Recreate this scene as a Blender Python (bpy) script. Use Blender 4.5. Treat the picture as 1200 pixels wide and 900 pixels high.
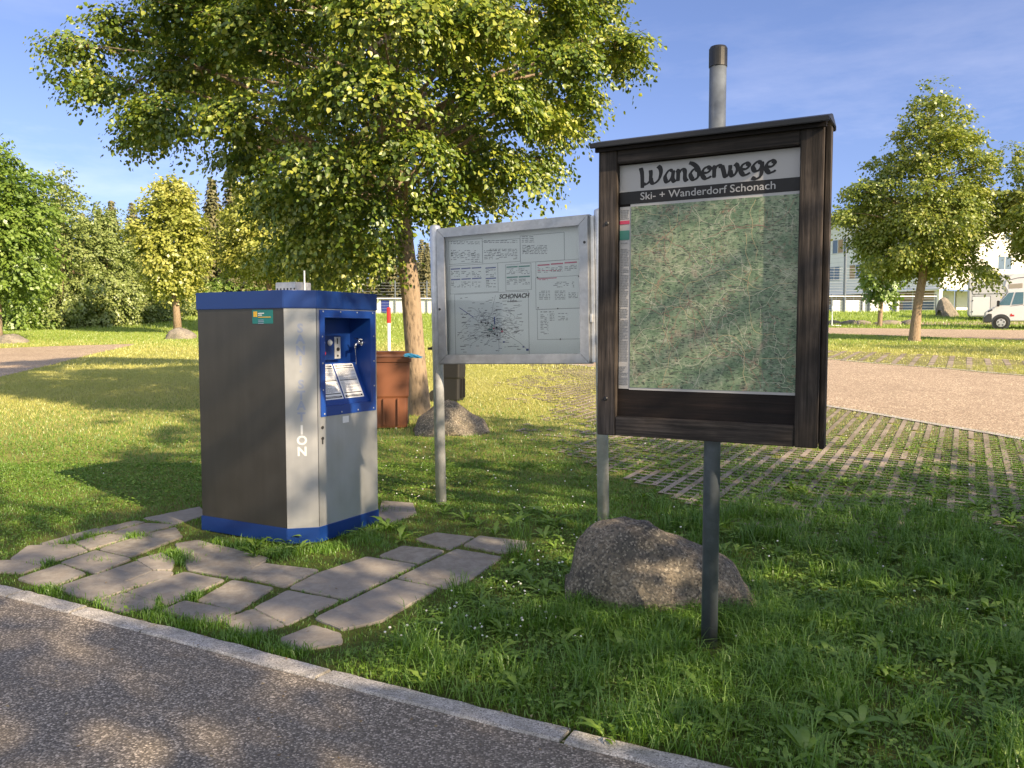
import bpy, bmesh, math, random
import numpy as np
from mathutils import Vector, Matrix, noise
R = math.radians
random.seed(7)
rng = np.random.default_rng(11)
for o in list(bpy.data.objects): bpy.data.objects.remove(o)
scene = bpy.context.scene
COL = scene.collection

# ------------------------------------------------------------------ camera
PITCH = R(3.58); F = 960.0; EYE = 1.5
cam = bpy.data.cameras.new('camera'); cam.sensor_width = 36; cam.lens = 36 * F / 1200
cam.clip_start = 0.05; cam.clip_end = 2000
camo = bpy.data.objects.new('camera', cam); COL.objects.link(camo)
camo.location = (0, 0, EYE); camo.rotation_euler = (R(90) - PITCH, 0, 0)
scene.camera = camo

# ------------------------------------------------------------------ sky and sun
SUN_EL = 29.0; SUN_AZ = 132.0        # azimuth clockwise from +Y (view direction)
world = bpy.data.worlds.new('World'); scene.world = world; world.use_nodes = True
wn = world.node_tree; wn.nodes.clear()
out = wn.nodes.new('ShaderNodeOutputWorld'); bg = wn.nodes.new('ShaderNodeBackground')
sky = wn.nodes.new('ShaderNodeTexSky'); sky.sky_type = 'NISHITA'; sky.sun_disc = False
sky.sun_elevation = R(SUN_EL); sky.sun_rotation = R(SUN_AZ)
sky.altitude = 900; sky.air_density = 1.0; sky.dust_density = 0.35; sky.ozone_density = 2.0
bg.inputs[1].default_value = 0.12
# thin high cloud wisps, part of the sky itself
tc = wn.nodes.new('ShaderNodeTexCoord'); mp = wn.nodes.new('ShaderNodeMapping')
mp.inputs['Scale'].default_value = (1.6, 1.6, 6.5); mp.inputs['Rotation'].default_value = (0.1, 0.25, 0.3)
nz = wn.nodes.new('ShaderNodeTexNoise'); nz.inputs['Scale'].default_value = 1.7; nz.inputs['Detail'].default_value = 7
nz.inputs['Roughness'].default_value = 0.62
cr = wn.nodes.new('ShaderNodeValToRGB'); cr.color_ramp.elements[0].position = 0.50; cr.color_ramp.elements[1].position = 0.86
cr.color_ramp.elements[1].color = (0.30, 0.30, 0.30, 1)
sep = wn.nodes.new('ShaderNodeSeparateXYZ'); mr = wn.nodes.new('ShaderNodeMapRange')
mr.inputs['From Min'].default_value = 0.42; mr.inputs['From Max'].default_value = 0.05
ml = wn.nodes.new('ShaderNodeMath'); ml.operation = 'MULTIPLY'
mx = wn.nodes.new('ShaderNodeMix'); mx.data_type = 'RGBA'; mx.inputs[7].default_value = (9.0, 8.2, 8.2, 1)
tint = wn.nodes.new('ShaderNodeMix'); tint.data_type = 'RGBA'; tint.blend_type = 'MULTIPLY'; tint.inputs[0].default_value = 1
tint.inputs[7].default_value = (1.22, 1.02, 1.06, 1)
L = wn.links.new
L(tc.outputs['Generated'], mp.inputs[0]); L(mp.outputs[0], nz.inputs[0]); L(nz.outputs[0], cr.inputs[0])
L(tc.outputs['Generated'], sep.inputs[0]); L(sep.outputs[2], mr.inputs[0])
L(cr.outputs[0], ml.inputs[0]); L(mr.outputs[0], ml.inputs[1]); L(ml.outputs[0], mx.inputs[0])
# paler, deeper-blue band low over the horizon, and an added unseen bright cloud behind the camera as fill light
hz = wn.nodes.new('ShaderNodeValToRGB'); hz.color_ramp.elements[0].position = 0.0; hz.color_ramp.elements[0].color = (0.40, 0.42, 0.62, 1)
hz.color_ramp.elements[1].position = 0.62; hz.color_ramp.elements[1].color = (1.6, 1.08, 0.98, 1)
e_ = hz.color_ramp.elements.new(0.22); e_.color = (0.63, 0.58, 0.72, 1); e2_ = hz.color_ramp.elements.new(0.40); e2_.color = (0.70, 0.64, 0.77, 1)
L(sep.outputs[2], hz.inputs[0]); tint.inputs[7].default_value = (1, 1, 1, 1); L(hz.outputs[0], tint.inputs[7])
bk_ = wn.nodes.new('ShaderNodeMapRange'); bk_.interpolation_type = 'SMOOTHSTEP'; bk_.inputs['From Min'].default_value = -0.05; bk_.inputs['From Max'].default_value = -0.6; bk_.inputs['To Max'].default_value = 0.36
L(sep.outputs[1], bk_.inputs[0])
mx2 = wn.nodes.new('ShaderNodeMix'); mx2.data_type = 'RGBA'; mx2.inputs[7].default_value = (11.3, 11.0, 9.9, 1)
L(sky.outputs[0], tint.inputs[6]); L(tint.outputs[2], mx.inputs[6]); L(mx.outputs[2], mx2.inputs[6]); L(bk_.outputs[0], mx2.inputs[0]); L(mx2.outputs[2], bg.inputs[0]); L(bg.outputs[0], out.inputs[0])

sun = bpy.data.lights.new('sun', 'SUN'); sun.energy = 5.0; sun.angle = R(0.53); sun.color = (1.0, 0.79, 0.53)
suno = bpy.data.objects.new('sun', sun); COL.objects.link(suno)
TOSUN = Vector((math.sin(R(SUN_AZ)) * math.cos(R(SUN_EL)), math.cos(R(SUN_AZ)) * math.cos(R(SUN_EL)), math.sin(R(SUN_EL))))
suno.rotation_euler = TOSUN.to_track_quat('Z', 'Y').to_euler(); suno.location = TOSUN * 40
scene.view_settings.view_transform = 'Standard'; scene.view_settings.look = 'None'
scene.view_settings.gamma = 1; scene.view_settings.exposure = 1.12; scene.view_settings.use_curve_mapping = False
scene.render.engine = 'CYCLES'
scene.cycles.max_bounces = 6; scene.cycles.transparent_max_bounces = 8

# ------------------------------------------------------------------ ground profile and picture geometry
GX = np.array([-500, 4, 43, 46, 60, 75, 200, 1500.]); GZ = np.array([0, 0, 1.68, 1.84, 3.02, 3.4, 5.0, 12.])
def g(y): return float(np.interp(y, GX, GZ))
def ray(px, py):
    u = (450 - py) / F
    return Vector(((px - 600) / F, math.cos(PITCH) + u * math.sin(PITCH), -math.sin(PITCH) + u * math.cos(PITCH)))
def at(px, py, depth):
    r = ray(px, py); s = depth / r.y
    return Vector((r.x * s, depth, EYE + r.z * s))
def gp(px, py):                                    # where the sight line meets the ground
    r = ray(px, py); a, b = 0.5, 400.0
    for _ in range(60):
        m = (a + b) / 2
        if EYE + r.z * m > g(r.y * m): a = m
        else: b = m
    return Vector((r.x * a, r.y * a, g(r.y * a)))

# ------------------------------------------------------------------ object helpers
def tag(o, label=None, cat=None, group=None, kind=None):
    if label: o['label'] = label
    if cat: o['category'] = cat
    if group: o['group'] = group
    if kind: o['kind'] = kind
    return o
def empty(name, loc=(0, 0, 0), rz=0.0):
    o = bpy.data.objects.new(name, None); COL.objects.link(o); o.location = loc; o.rotation_euler = (0, 0, rz)
    o.empty_display_size = 0.2
    return o
def copy_tree(o, parent=None):
    c = o.copy(); COL.objects.link(c)
    if parent: c.parent = parent
    for ch in list(o.children): copy_tree(ch, c)
    return c
class MB:
    def __init__(s): s.v = []; s.f = []; s.m = []
    def add(s, vs, fs, mi=0):
        b = len(s.v); s.v += [tuple(p) for p in vs]
        for f in fs: s.f.append([b + i for i in f]); s.m.append(mi)
    def box(s, lo, hi, mi=0, rot=None, about=None):
        x0, y0, z0 = lo; x1, y1, z1 = hi
        vs = [Vector(p) for p in [(x0,y0,z0),(x1,y0,z0),(x1,y1,z0),(x0,y1,z0),(x0,y0,z1),(x1,y0,z1),(x1,y1,z1),(x0,y1,z1)]]
        if rot is not None:
            c = Vector(about) if about is not None else Vector(((x0+x1)/2,(y0+y1)/2,(z0+z1)/2))
            vs = [rot @ (p - c) + c for p in vs]
        s.add(vs, [(3,2,1,0),(4,5,6,7),(0,1,5,4),(1,2,6,5),(2,3,7,6),(3,0,4,7)], mi)
    def prism(s, prof, mi=0, lift=(0, 0, 1)):      # closed polygon (counter-clockwise seen against lift) swept by lift
        n = len(prof); l = Vector(lift)
        a = [Vector(p) for p in prof]; b = [p + l for p in a]
        s.add(a + b, [tuple(range(n))[::-1], tuple(range(n, 2*n))] + [(i, (i+1) % n, n + (i+1) % n, n + i) for i in range(n)], mi)
    def tube(s, pts, rad, n=12, mi=0, cap=True):
        pts = [Vector(p) for p in pts]
        if not hasattr(rad, '__len__'): rad = [rad] * len(pts)
        rings = []; up = None
        for i, p in enumerate(pts):
            d = (pts[min(i+1, len(pts)-1)] - pts[max(i-1, 0)])
            if d.length < 1e-9: d = Vector((0, 0, 1))
            d.normalize()
            if up is None: up = d.orthogonal().normalized()
            else:
                up = up - d * up.dot(d)
                if up.length < 1e-6: up = d.orthogonal()
                up.normalize()
            w = d.cross(up)
            rings.append([p + (up * math.cos(2*math.pi*k/n) + w * math.sin(2*math.pi*k/n)) * rad[i] for k in range(n)])
        vs = [q for r_ in rings for q in r_]; fs = []
        for i in range(len(pts)-1):
            for k in range(n):
                fs.append((i*n+k, i*n+(k+1) % n, (i+1)*n+(k+1) % n, (i+1)*n+k))
        if cap: fs.append(tuple(range(n))[::-1]); fs.append(tuple((len(pts)-1)*n + k for k in range(n)))
        s.add(vs, fs, mi)
    def lathe(s, prof, n=20, mi=0, c=(0, 0, 0)):   # prof: (r, z) pairs
        vs = []; fs = []
        for r_, z in prof:
            vs += [(c[0] + r_*math.cos(2*math.pi*k/n), c[1] + r_*math.sin(2*math.pi*k/n), c[2] + z) for k in range(n)]
        for i in range(len(prof)-1):
            for k in range(n): fs.append((i*n+k, i*n+(k+1) % n, (i+1)*n+(k+1) % n, (i+1)*n+k))
        fs.append(tuple(range(n))[::-1]); fs.append(tuple((len(prof)-1)*n+k for k in range(n)))
        s.add(vs, fs, mi)
    def build(s, name, mats, parent=None, smooth=False, bevel=0.0, loc=None):
        me = bpy.data.meshes.new(name); me.from_pydata(s.v, [], s.f)
        if not isinstance(mats, (list, tuple)): mats = [mats]
        for m in mats: me.materials.append(m)
        me.polygons.foreach_set('material_index', s.m)
        bm = bmesh.new(); bm.from_mesh(me); bmesh.ops.recalc_face_normals(bm, faces=bm.faces)
        if bevel:
            bmesh.ops.remove_doubles(bm, verts=bm.verts, dist=1e-6)
            ed = [e for e in bm.edges if len(e.link_faces) == 2 and e.calc_face_angle(0) > 0.5]
            bmesh.ops.bevel(bm, geom=ed, offset=bevel, segments=2, affect='EDGES', clamp_overlap=True)
        bm.to_mesh(me); bm.free()
        if smooth: me.polygons.foreach_set('use_smooth', [True] * len(me.polygons))
        me.update()
        o = bpy.data.objects.new(name, me); COL.objects.link(o)
        if parent: o.parent = parent
        if loc: o.location = loc
        return o
def np_mesh(name, verts, faces, mat, rnd=None, parent=None, smooth=False, attrs=None):
    """verts (N,3), faces (M,k) all with k corners; rnd = one number per face"""
    me = bpy.data.meshes.new(name); k = faces.shape[1]; M_ = len(faces)
    me.vertices.add(len(verts)); me.vertices.foreach_set('co', np.ascontiguousarray(verts, dtype=np.float32).ravel())
    me.loops.add(M_ * k); me.loops.foreach_set('vertex_index', np.ascontiguousarray(faces, dtype=np.int32).ravel())
    me.polygons.add(M_); me.polygons.foreach_set('loop_start', np.arange(0, M_ * k, k, dtype=np.int32))
    me.polygons.foreach_set('loop_total', np.full(M_, k, dtype=np.int32))
    if smooth: me.polygons.foreach_set('use_smooth', np.ones(M_, dtype=bool))
    me.update(calc_edges=True)
    if rnd is not None:
        a = me.attributes.new('rnd', 'FLOAT', 'FACE'); a.data.foreach_set('value', np.ascontiguousarray(rnd, dtype=np.float32))
    me.materials.append(mat)
    o = bpy.data.objects.new(name, me); COL.objects.link(o)
    if parent: o.parent = parent
    return o

# ------------------------------------------------------------------ materials
class NT:
    def __init__(s, name):
        s.m = bpy.data.materials.new(name); s.m.use_nodes = True; s.t = s.m.node_tree; s.t.nodes.clear()
        s.out = s.n('OutputMaterial')
    def n(s, t, **kw):
        nd = s.t.nodes.new('ShaderNode' + t)
        for k, v in kw.items(): setattr(nd, k, v)
        return nd
    def l(s, a, b): s.t.links.new(a, b)
    def val(s, sock, v):
        if hasattr(v, 'is_linked') or hasattr(v, 'links'): s.l(v, sock)
        elif isinstance(v, (tuple, list)) and len(v) == 3 and sock.type == 'RGBA': sock.default_value = (*v, 1)
        else: sock.default_value = v
    def coord(s, scale=(1, 1, 1), kind='Object', rot=(0, 0, 0), loc=(0, 0, 0)):
        if kind == 'World': c = s.n('NewGeometry').outputs['Position']
        else: c = s.n('TexCoord').outputs[kind]
        m = s.n('Mapping'); m.inputs['Scale'].default_value = scale; m.inputs['Rotation'].default_value = rot; m.inputs['Location'].default_value = loc
        s.l(c, m.inputs[0]); return m.outputs[0]
    def noise(s, co, scale, detail=4, rough=0.55, dist=0):
        n = s.n('TexNoise'); s.l(co, n.inputs[0]); n.inputs['Scale'].default_value = scale
        n.inputs['Detail'].default_value = detail; n.inputs['Roughness'].default_value = rough; n.inputs['Distortion'].default_value = dist
        return n.outputs[0]
    def voro(s, co, scale, feat='F1', outp='Distance'):
        n = s.n('TexVoronoi', feature=feat); s.l(co, n.inputs[0]); n.inputs['Scale'].default_value = scale; return n.outputs[outp]
    def ramp(s, fac, stops):
        r = s.n('ValToRGB'); e = r.color_ramp.elements
        while len(e) < len(stops): e.new(0.5)
        for i, (p, c) in enumerate(stops):
            e[i].position = p; e[i].color = (c, c, c, 1) if not hasattr(c, '__len__') else (*c, 1)
        s.l(fac, r.inputs[0]); return r.outputs[0]
    def mix(s, fac, a, b, mode='MIX'):
        m = s.n('Mix', data_type='RGBA', blend_type=mode)
        s.val(m.inputs[0], fac); s.val(m.inputs[6], a); s.val(m.inputs[7], b); return m.outputs[2]
    def math(s, op, a, b=0.0):
        m = s.n('Math', operation=op); s.val(m.inputs[0], a); s.val(m.inputs[1], b); return m.outputs[0]
    def bump(s, h, strength=0.3, dist=0.01):
        b = s.n('Bump'); b.inputs['Strength'].default_value = strength; b.inputs['Distance'].default_value = dist
        s.l(h, b.inputs['Height']); return b.outputs[0]
    def pbr(s, col, rough=0.6, metal=0.0, bump=None, spec=0.5, **kw):
        p = s.n('BsdfPrincipled'); s.val(p.inputs['Base Color'], col); s.val(p.inputs['Roughness'], rough)
        s.val(p.inputs['Metallic'], metal); p.inputs['Specular IOR Level'].default_value = spec
        if bump is not None: s.l(bump, p.inputs['Normal'])
        s.l(p.outputs[0], s.out.inputs[0]); return s.m
def plain(name, col, rough=0.6, metal=0.0, var=0.12, scale=14, spec=0.5):
    t = NT(name); c = t.coord(); n = t.noise(c, scale, 5, 0.6)
    d = tuple(x * (1 - var) for x in col); e = tuple(min(1, x * (1 + var)) for x in col)
    n2 = t.noise(c, scale * 0.17, 3)
    cc = t.mix(t.math('MULTIPLY', t.math('ADD', n, n2), 0.5), d, e)
    rr = t.math('ADD', t.math('MULTIPLY', n, 0.16), rough - 0.08)
    return t.pbr(cc, rr, metal, spec=spec)
def leafmat(name, stops, trans=0.3, patch=0.35, pscale=1.3):
    """foliage: one colour per leaf from the face number plus slow variation through space"""
    t = NT(name); a = t.n('Attribute', attribute_name='rnd')
    n = t.noise(t.coord(kind='World'), pscale, 3)
    f = t.math('ADD', t.math('MULTIPLY', a.outputs['Fac'], 1 - patch), t.math('MULTIPLY', t.math('SUBTRACT', n, 0.18), patch * 1.5))
    col = t.ramp(f, stops)
    d = t.n('BsdfDiffuse'); tr = t.n('BsdfTranslucent'); gl = t.n('BsdfGlossy'); gl.inputs['Roughness'].default_value = 0.42
    t.l(col, d.inputs[0]); t.l(t.mix(1.0, col, (1.0, 1.15, 0.5), 'MULTIPLY'), tr.inputs[0]); gl.inputs[0].default_value = (0.9, 0.95, 1, 1)
    m1 = t.n('MixShader'); m1.inputs[0].default_value = trans; t.l(d.outputs[0], m1.inputs[1]); t.l(tr.outputs[0], m1.inputs[2])
    m2 = t.n('MixShader'); m2.inputs[0].default_value = 0.045; t.l(m1.outputs[0], m2.inputs[1]); t.l(gl.outputs[0], m2.inputs[2])
    t.l(m2.outputs[0], t.out.inputs[0]); return t.m

M = {}
M['linden'] = leafmat('linden_leaves', [(0.0, (0.038, 0.078, 0.012)), (0.40, (0.12, 0.185, 0.02)), (0.66, (0.31, 0.345, 0.04)), (1.0, (0.54, 0.50, 0.13))], 0.2)
M['linden2'] = leafmat('linden_leaves_far', [(0.0, (0.07, 0.12, 0.018)), (0.45, (0.21, 0.26, 0.035)), (1.0, (0.46, 0.42, 0.10))], 0.28, 0.4, 0.8)
M['yellow'] = leafmat('yellow_green_leaves', [(0.0, (0.20, 0.25, 0.04)), (0.5, (0.36, 0.38, 0.075)), (1.0, (0.54, 0.50, 0.14))], 0.3, 0.4, 0.6)
M['bush'] = leafmat('bush_leaves', [(0.0, (0.12, 0.17, 0.04)), (0.5, (0.25, 0.31, 0.09)), (1.0, (0.42, 0.45, 0.18))], 0.22, 0.5, 0.5)
M['maple'] = leafmat('dark_green_leaves', [(0.0, (0.08, 0.15, 0.02)), (0.5, (0.17, 0.26, 0.04)), (1.0, (0.30, 0.38, 0.08))], 0.25, 0.45, 0.6)
M['spruce'] = leafmat('spruce_needles', [(0.0, (0.07, 0.08, 0.03)), (0.5, (0.17, 0.16, 0.07)), (1.0, (0.30, 0.26, 0.13))], 0.1, 0.4, 0.5)
M['bankgrass'] = leafmat('bank_grass', [(0.0, (0.17, 0.26, 0.04)), (0.5, (0.27, 0.36, 0.06)), (1.0, (0.42, 0.45, 0.12))], 0.28, 0.5, 0.4)
M['grassblade'] = leafmat('grass_blades', [(0.0, (0.05, 0.12, 0.014)), (0.4, (0.115, 0.235, 0.026)), (0.8, (0.21, 0.345, 0.045)), (1.0, (0.42, 0.38, 0.14))], 0.3, 0.45, 1.1)
M['mown'] = leafmat('mown_grass', [(0.0, (0.27, 0.30, 0.07)), (0.45, (0.43, 0.43, 0.12)), (0.8, (0.56, 0.51, 0.19)), (1.0, (0.66, 0.56, 0.28))], 0.28, 0.5, 0.45)
M['weed'] = leafmat('weed_leaves', [(0.0, (0.08, 0.16, 0.02)), (0.5, (0.18, 0.30, 0.04)), (1.0, (0.34, 0.46, 0.09))], 0.35, 0.3, 2.0)

def bark(name, c0, c1):
    t = NT(name); c = t.coord((1, 1, 0.35)); n = t.noise(c, 26, 6, 0.65, 0.6); v = t.voro(c, 22)
    h = t.math('ADD', n, t.math('MULTIPLY', v, 0.6))
    return t.pbr(t.ramp(h, [(0.35, c0), (0.8, c1)]), 0.9, bump=t.bump(h, 0.8, 0.02), spec=0.2)
M['bark'] = bark('grey_brown_bark', (0.07, 0.055, 0.042), (0.30, 0.23, 0.16))
M['bark_far'] = bark('brown_bark', (0.12, 0.08, 0.05), (0.30, 0.22, 0.15))

def ground_mat():
    t = NT('meadow_ground'); c = t.coord(kind='World')
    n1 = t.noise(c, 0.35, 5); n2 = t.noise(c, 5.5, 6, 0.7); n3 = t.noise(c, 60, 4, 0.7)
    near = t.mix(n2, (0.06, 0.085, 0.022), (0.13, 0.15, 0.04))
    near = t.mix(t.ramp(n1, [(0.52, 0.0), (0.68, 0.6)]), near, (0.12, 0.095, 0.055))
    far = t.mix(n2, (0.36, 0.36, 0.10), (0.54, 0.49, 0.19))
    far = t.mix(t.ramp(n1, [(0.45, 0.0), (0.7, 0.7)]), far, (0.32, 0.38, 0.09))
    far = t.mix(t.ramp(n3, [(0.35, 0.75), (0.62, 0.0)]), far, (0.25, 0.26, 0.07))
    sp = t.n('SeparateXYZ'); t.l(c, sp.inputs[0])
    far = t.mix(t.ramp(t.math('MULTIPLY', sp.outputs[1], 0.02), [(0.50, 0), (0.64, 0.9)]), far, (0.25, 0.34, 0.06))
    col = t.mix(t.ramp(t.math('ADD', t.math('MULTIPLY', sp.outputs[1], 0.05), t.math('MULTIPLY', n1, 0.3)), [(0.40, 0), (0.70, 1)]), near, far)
    h = t.math('ADD', n3, n2)
    return t.pbr(col, 0.95, bump=t.bump(h, 0.9, 0.03), spec=0.1)
M['ground'] = ground_mat()

def asphalt(name, base, warm, fine=260):
    t = NT(name); c = t.coord(kind='World')
    v = t.voro(c, fine, outp='Color'); vb = t.n('SeparateColor'); t.l(v, vb.inputs[0])
    d = t.voro(c, fine); n = t.noise(c, 3.0, 6, 0.6); n2 = t.noise(c, 0.8, 4)
    col = t.ramp(vb.outputs[0], [(0.0, tuple(x*0.5 for x in base)), (0.55, base), (0.85, tuple(x*1.5 for x in warm)), (1.0, tuple(min(1, x*2.3) for x in warm))])
    col = t.mix(t.ramp(d, [(0.45, 0.0), (0.75, 0.75)]), col, tuple(x*0.3 for x in base))
    col = t.mix(t.ramp(t.math('ADD', t.math('MULTIPLY', n, .5), t.math('MULTIPLY', n2, .5)), [(0.36, 0.5), (0.62, 0.0)]), col, tuple(x*0.55 for x in base))
    h = t.math('SUBTRACT', t.math('MULTIPLY', n, 0.3), d)
    return t.pbr(col, 0.82, bump=t.bump(h, 0.55, 0.004), spec=0.35)
M['asphalt'] = asphalt('asphalt', (0.25, 0.215, 0.172), (0.335, 0.29, 0.235), 125)
M['road'] = asphalt('pale_road_surface', (0.45, 0.34, 0.235), (0.50, 0.39, 0.28), 60)

def granite():
    t = NT('granite_kerb'); c = t.coord(kind='World'); v = t.voro(c, 210, outp='Color'); s_ = t.n('SeparateColor'); t.l(v, s_.inputs[0])
    n = t.noise(c, 9, 6, 0.65)
    col = t.ramp(s_.outputs[0], [(0, (0.18, 0.17, 0.16)), (0.35, (0.44, 0.415, 0.385)), (0.8, (0.56, 0.53, 0.49)), (1, (0.75, 0.71, 0.66))])
    col = t.mix(t.ramp(n, [(0.4, 0.5), (0.58, 0)]), col, (0.20, 0.19, 0.165))
    return t.pbr(col, 0.85, bump=t.bump(t.math('ADD', n, t.math('MULTIPLY', s_.outputs[0], .25)), 0.8, 0.015), spec=0.3)
M['granite'] = granite()
def slab():
    t = NT('weathered_concrete_slab'); c = t.coord(kind='World'); n = t.noise(c, 2.6, 6, 0.6); n2 = t.noise(c, 16, 6, 0.7); n3 = t.noise(c, 130, 3)
    a = t.n('Attribute', attribute_name='rnd')
    col = t.mix(n, (0.175, 0.165, 0.142), (0.34, 0.315, 0.27))
    col = t.mix(t.ramp(n2, [(0.42, 0.65), (0.6, 0)]), col, (0.17, 0.145, 0.12))
    col = t.mix(t.math('MULTIPLY', a.outputs['Fac'], 0.45), col, (0.31, 0.28, 0.25))
    col = t.mix(t.ramp(n3, [(0.55, 0), (0.75, 0.35)]), col, (0.34, 0.31, 0.28))
    h = t.math('ADD', t.math('MULTIPLY', n3, 0.3), n2)
    return t.pbr(col, 0.88, bump=t.bump(h, 0.5, 0.01), spec=0.25)
M['slab'] = slab()
def grid_paver():
    """concrete grid whose cells are open to the soil: bars run along local X and Y"""
    t = NT('concrete_grass_grid'); c = t.coord(kind='World'); n = t.noise(c, 1.4, 5, 0.65); n2 = t.noise(c, 30, 5, .7)
    col = t.mix(n2, (0.24, 0.20, 0.155), (0.42, 0.355, 0.29))
    col = t.mix(t.ramp(n, [(0.42, 0), (0.58, 0.55)]), col, (0.08, 0.075, 0.045))
    return t.pbr(col, 0.9, bump=t.bump(n2, 0.6, 0.01), spec=0.2)
M['grid'] = grid_paver()
def rockmat(name, c0, c1, c2):
    t = NT(name); c = t.coord(); n = t.noise(c, 3.2, 6, 0.6, 0.4); n2 = t.noise(c, 45, 6, 0.75); v = t.voro(c, 95, outp='Color'); s_ = t.n('SeparateColor'); t.l(v, s_.inputs[0])
    col = t.mix(t.ramp(n, [(0.38, 0), (0.62, 1)]), c0, c1)
    col = t.mix(t.ramp(n2, [(0.45, 0), (0.62, 0.85)]), col, c2)
    col = t.mix(t.ramp(s_.outputs[0], [(0.7, 0), (0.95, 0.55)]), col, (0.5, 0.45, 0.36))
    col = t.mix(t.ramp(s_.outputs[1], [(0.7, 0), (0.95, 0.6)]), col, (0.04, 0.04, 0.04))
    h = t.math('ADD', n2, t.math('MULTIPLY', s_.outputs[0], 0.35))
    return t.pbr(col, 0.92, bump=t.bump(h, 0.9, 0.02), spec=0.2)
M['rock'] = rockmat('lichen_granite_boulder', (0.135, 0.125, 0.105), (0.31, 0.26, 0.19), (0.085, 0.082, 0.076))
M['rock2'] = rockmat('pale_boulder', (0.22, 0.20, 0.17), (0.36, 0.31, 0.25), (0.16, 0.15, 0.13))

def wood(name, axis, c0, c1):
    sc = [26, 26, 26]; sc[axis] = 1.3
    t = NT(name); c = t.coord(tuple(sc)); n = t.noise(c, 1.0, 6, 0.7, 0.8)
    sc2 = [90, 90, 90]; sc2[axis] = 3; n2 = t.noise(t.coord(tuple(sc2)), 1.0, 4, 0.7); n3 = t.noise(t.coord(), 3, 4)
    f = t.math('ADD', t.math('MULTIPLY', n, 0.6), t.math('MULTIPLY', n2, 0.4))
    col = t.ramp(f, [(0.39, c0), (0.50, tuple((a+b)*0.4 for a, b in zip(c0, c1))), (0.61, c1)])
    col = t.mix(t.ramp(n3, [(0.42, 0.6), (0.62, 0)]), col, tuple(x * 0.45 for x in c0))
    return t.pbr(col, 0.72, bump=t.bump(f, 0.7, 0.004), spec=0.3)
M['wood_v'] = wood('weathered_wood_upright', 2, (0.012, 0.010, 0.009), (0.105, 0.085, 0.073))
M['wood_h'] = wood('weathered_wood_rail', 0, (0.013, 0.011, 0.010), (0.105, 0.085, 0.073))
M['wood_dark'] = wood('dark_back_panel_wood', 0, (0.007, 0.005, 0.005), (0.028, 0.018, 0.015))
M['roofcap'] = plain('black_roof_sheet', (0.010, 0.010, 0.012), 0.5, 0.0, 0.3)
def galv(name, base, rough, metal=0.75):
    t = NT(name); c = t.coord(); n = t.noise(c, 9, 5, 0.6); v = t.voro(c, 40, outp='Color'); s_ = t.n('SeparateColor'); t.l(v, s_.inputs[0])
    col = t.mix(s_.outputs[0], tuple(x*0.86 for x in base), base)
    col = t.mix(t.ramp(n, [(0.42, 0.5), (0.62, 0)]), col, tuple(x*0.6 for x in base))
    return t.pbr(col, t.math('ADD', t.math('MULTIPLY', n, 0.25), rough - 0.1), metal)
M['pipe'] = galv('galvanised_pipe', (0.17, 0.20, 0.24), 0.5, 0.5)
M['alu'] = galv('anodised_aluminium', (0.68, 0.70, 0.73), 0.42, 0.45)
M['alu_frame'] = galv('brushed_aluminium_frame', (0.44, 0.46, 0.49), 0.45, 0.6)
def steel(name, base, rough, streak):
    t = NT(name); c = t.coord((7, 7, 0.6)); n = t.noise(c, 2.2, 6, 0.6); n2 = t.noise(t.coord(), 5, 4)
    col = t.mix(n, tuple(x * (1 - streak) for x in base), base)
    col = t.mix(t.ramp(n2, [(0.35, 0.25), (0.6, 0)]), col, tuple(x*0.6 for x in base))
    return t.pbr(col, t.math('ADD', t.math('MULTIPLY', n2, 0.25), rough - 0.1), 0.82)
M['steel_dark'] = steel('darkened_steel_side', (0.115, 0.106, 0.092), 0.42, 0.25)  # side steel darkened: its dark reflections are put into the base colour
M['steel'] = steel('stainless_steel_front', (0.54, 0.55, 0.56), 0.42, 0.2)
M['blue'] = plain('blue_enamel', (0.005, 0.032, 0.165), 0.36, 0, 0.18, 9)
M['blue2'] = plain('blue_recess_plastic', (0.007, 0.05, 0.27), 0.42, 0, 0.12, 9)
M['white'] = plain('white_paint', (0.78, 0.78, 0.76), 0.45, 0, 0.05)
M['paper'] = plain('white_paper', (0.82, 0.82, 0.82), 0.5, 0, 0.04)
M['black'] = plain('black_plastic', (0.018, 0.018, 0.02), 0.45, 0, 0.3)
M['ink'] = plain('black_print', (0.006, 0.006, 0.008), 0.6, 0, 0.2)
M['grey_ink'] = plain('grey_print', (0.20, 0.21, 0.23), 0.5, 0, 0.1)
M['ghost'] = plain('worn_white_lettering', (0.66, 0.69, 0.72), 0.4, 0.35, 0.1)
M['ghost2'] = plain('faded_lettering', (0.34, 0.38, 0.50), 0.42, 0.6, 0.1)
M['red'] = plain('red_paint', (0.55, 0.02, 0.02), 0.4, 0, 0.15)
M['teal'] = plain('teal_sticker', (0.01, 0.16, 0.15), 0.4, 0, 0.15)
M['yellowp'] = plain('yellow_print', (0.70, 0.42, 0.03), 0.45, 0, 0.1)
M['navy'] = plain('navy_print', (0.03, 0.05, 0.25), 0.5, 0, 0.1)
M['seagreen'] = plain('green_print', (0.05, 0.22, 0.18), 0.5, 0, 0.1)
M['crimson'] = plain('crimson_print', (0.50, 0.05, 0.12), 0.5, 0, 0.1)
M['cyan'] = plain('light_blue_plastic', (0.08, 0.42, 0.65), 0.35, 0, 0.1)
M['brownbin'] = plain('brown_bin_plastic', (0.17, 0.062, 0.028), 0.48, 0, 0.18, 6)
M['darkbin'] = plain('dark_grey_bin_plastic', (0.010, 0.010, 0.011), 0.62, 0, 0.2, 6)
M['chrome'] = plain('chrome', (0.8, 0.8, 0.8), 0.15, 1.0, 0.02)
M['glass_dark'] = plain('dark_window_glass', (0.03, 0.04, 0.05), 0.08, 0, 0.2, spec=0.8)
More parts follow.
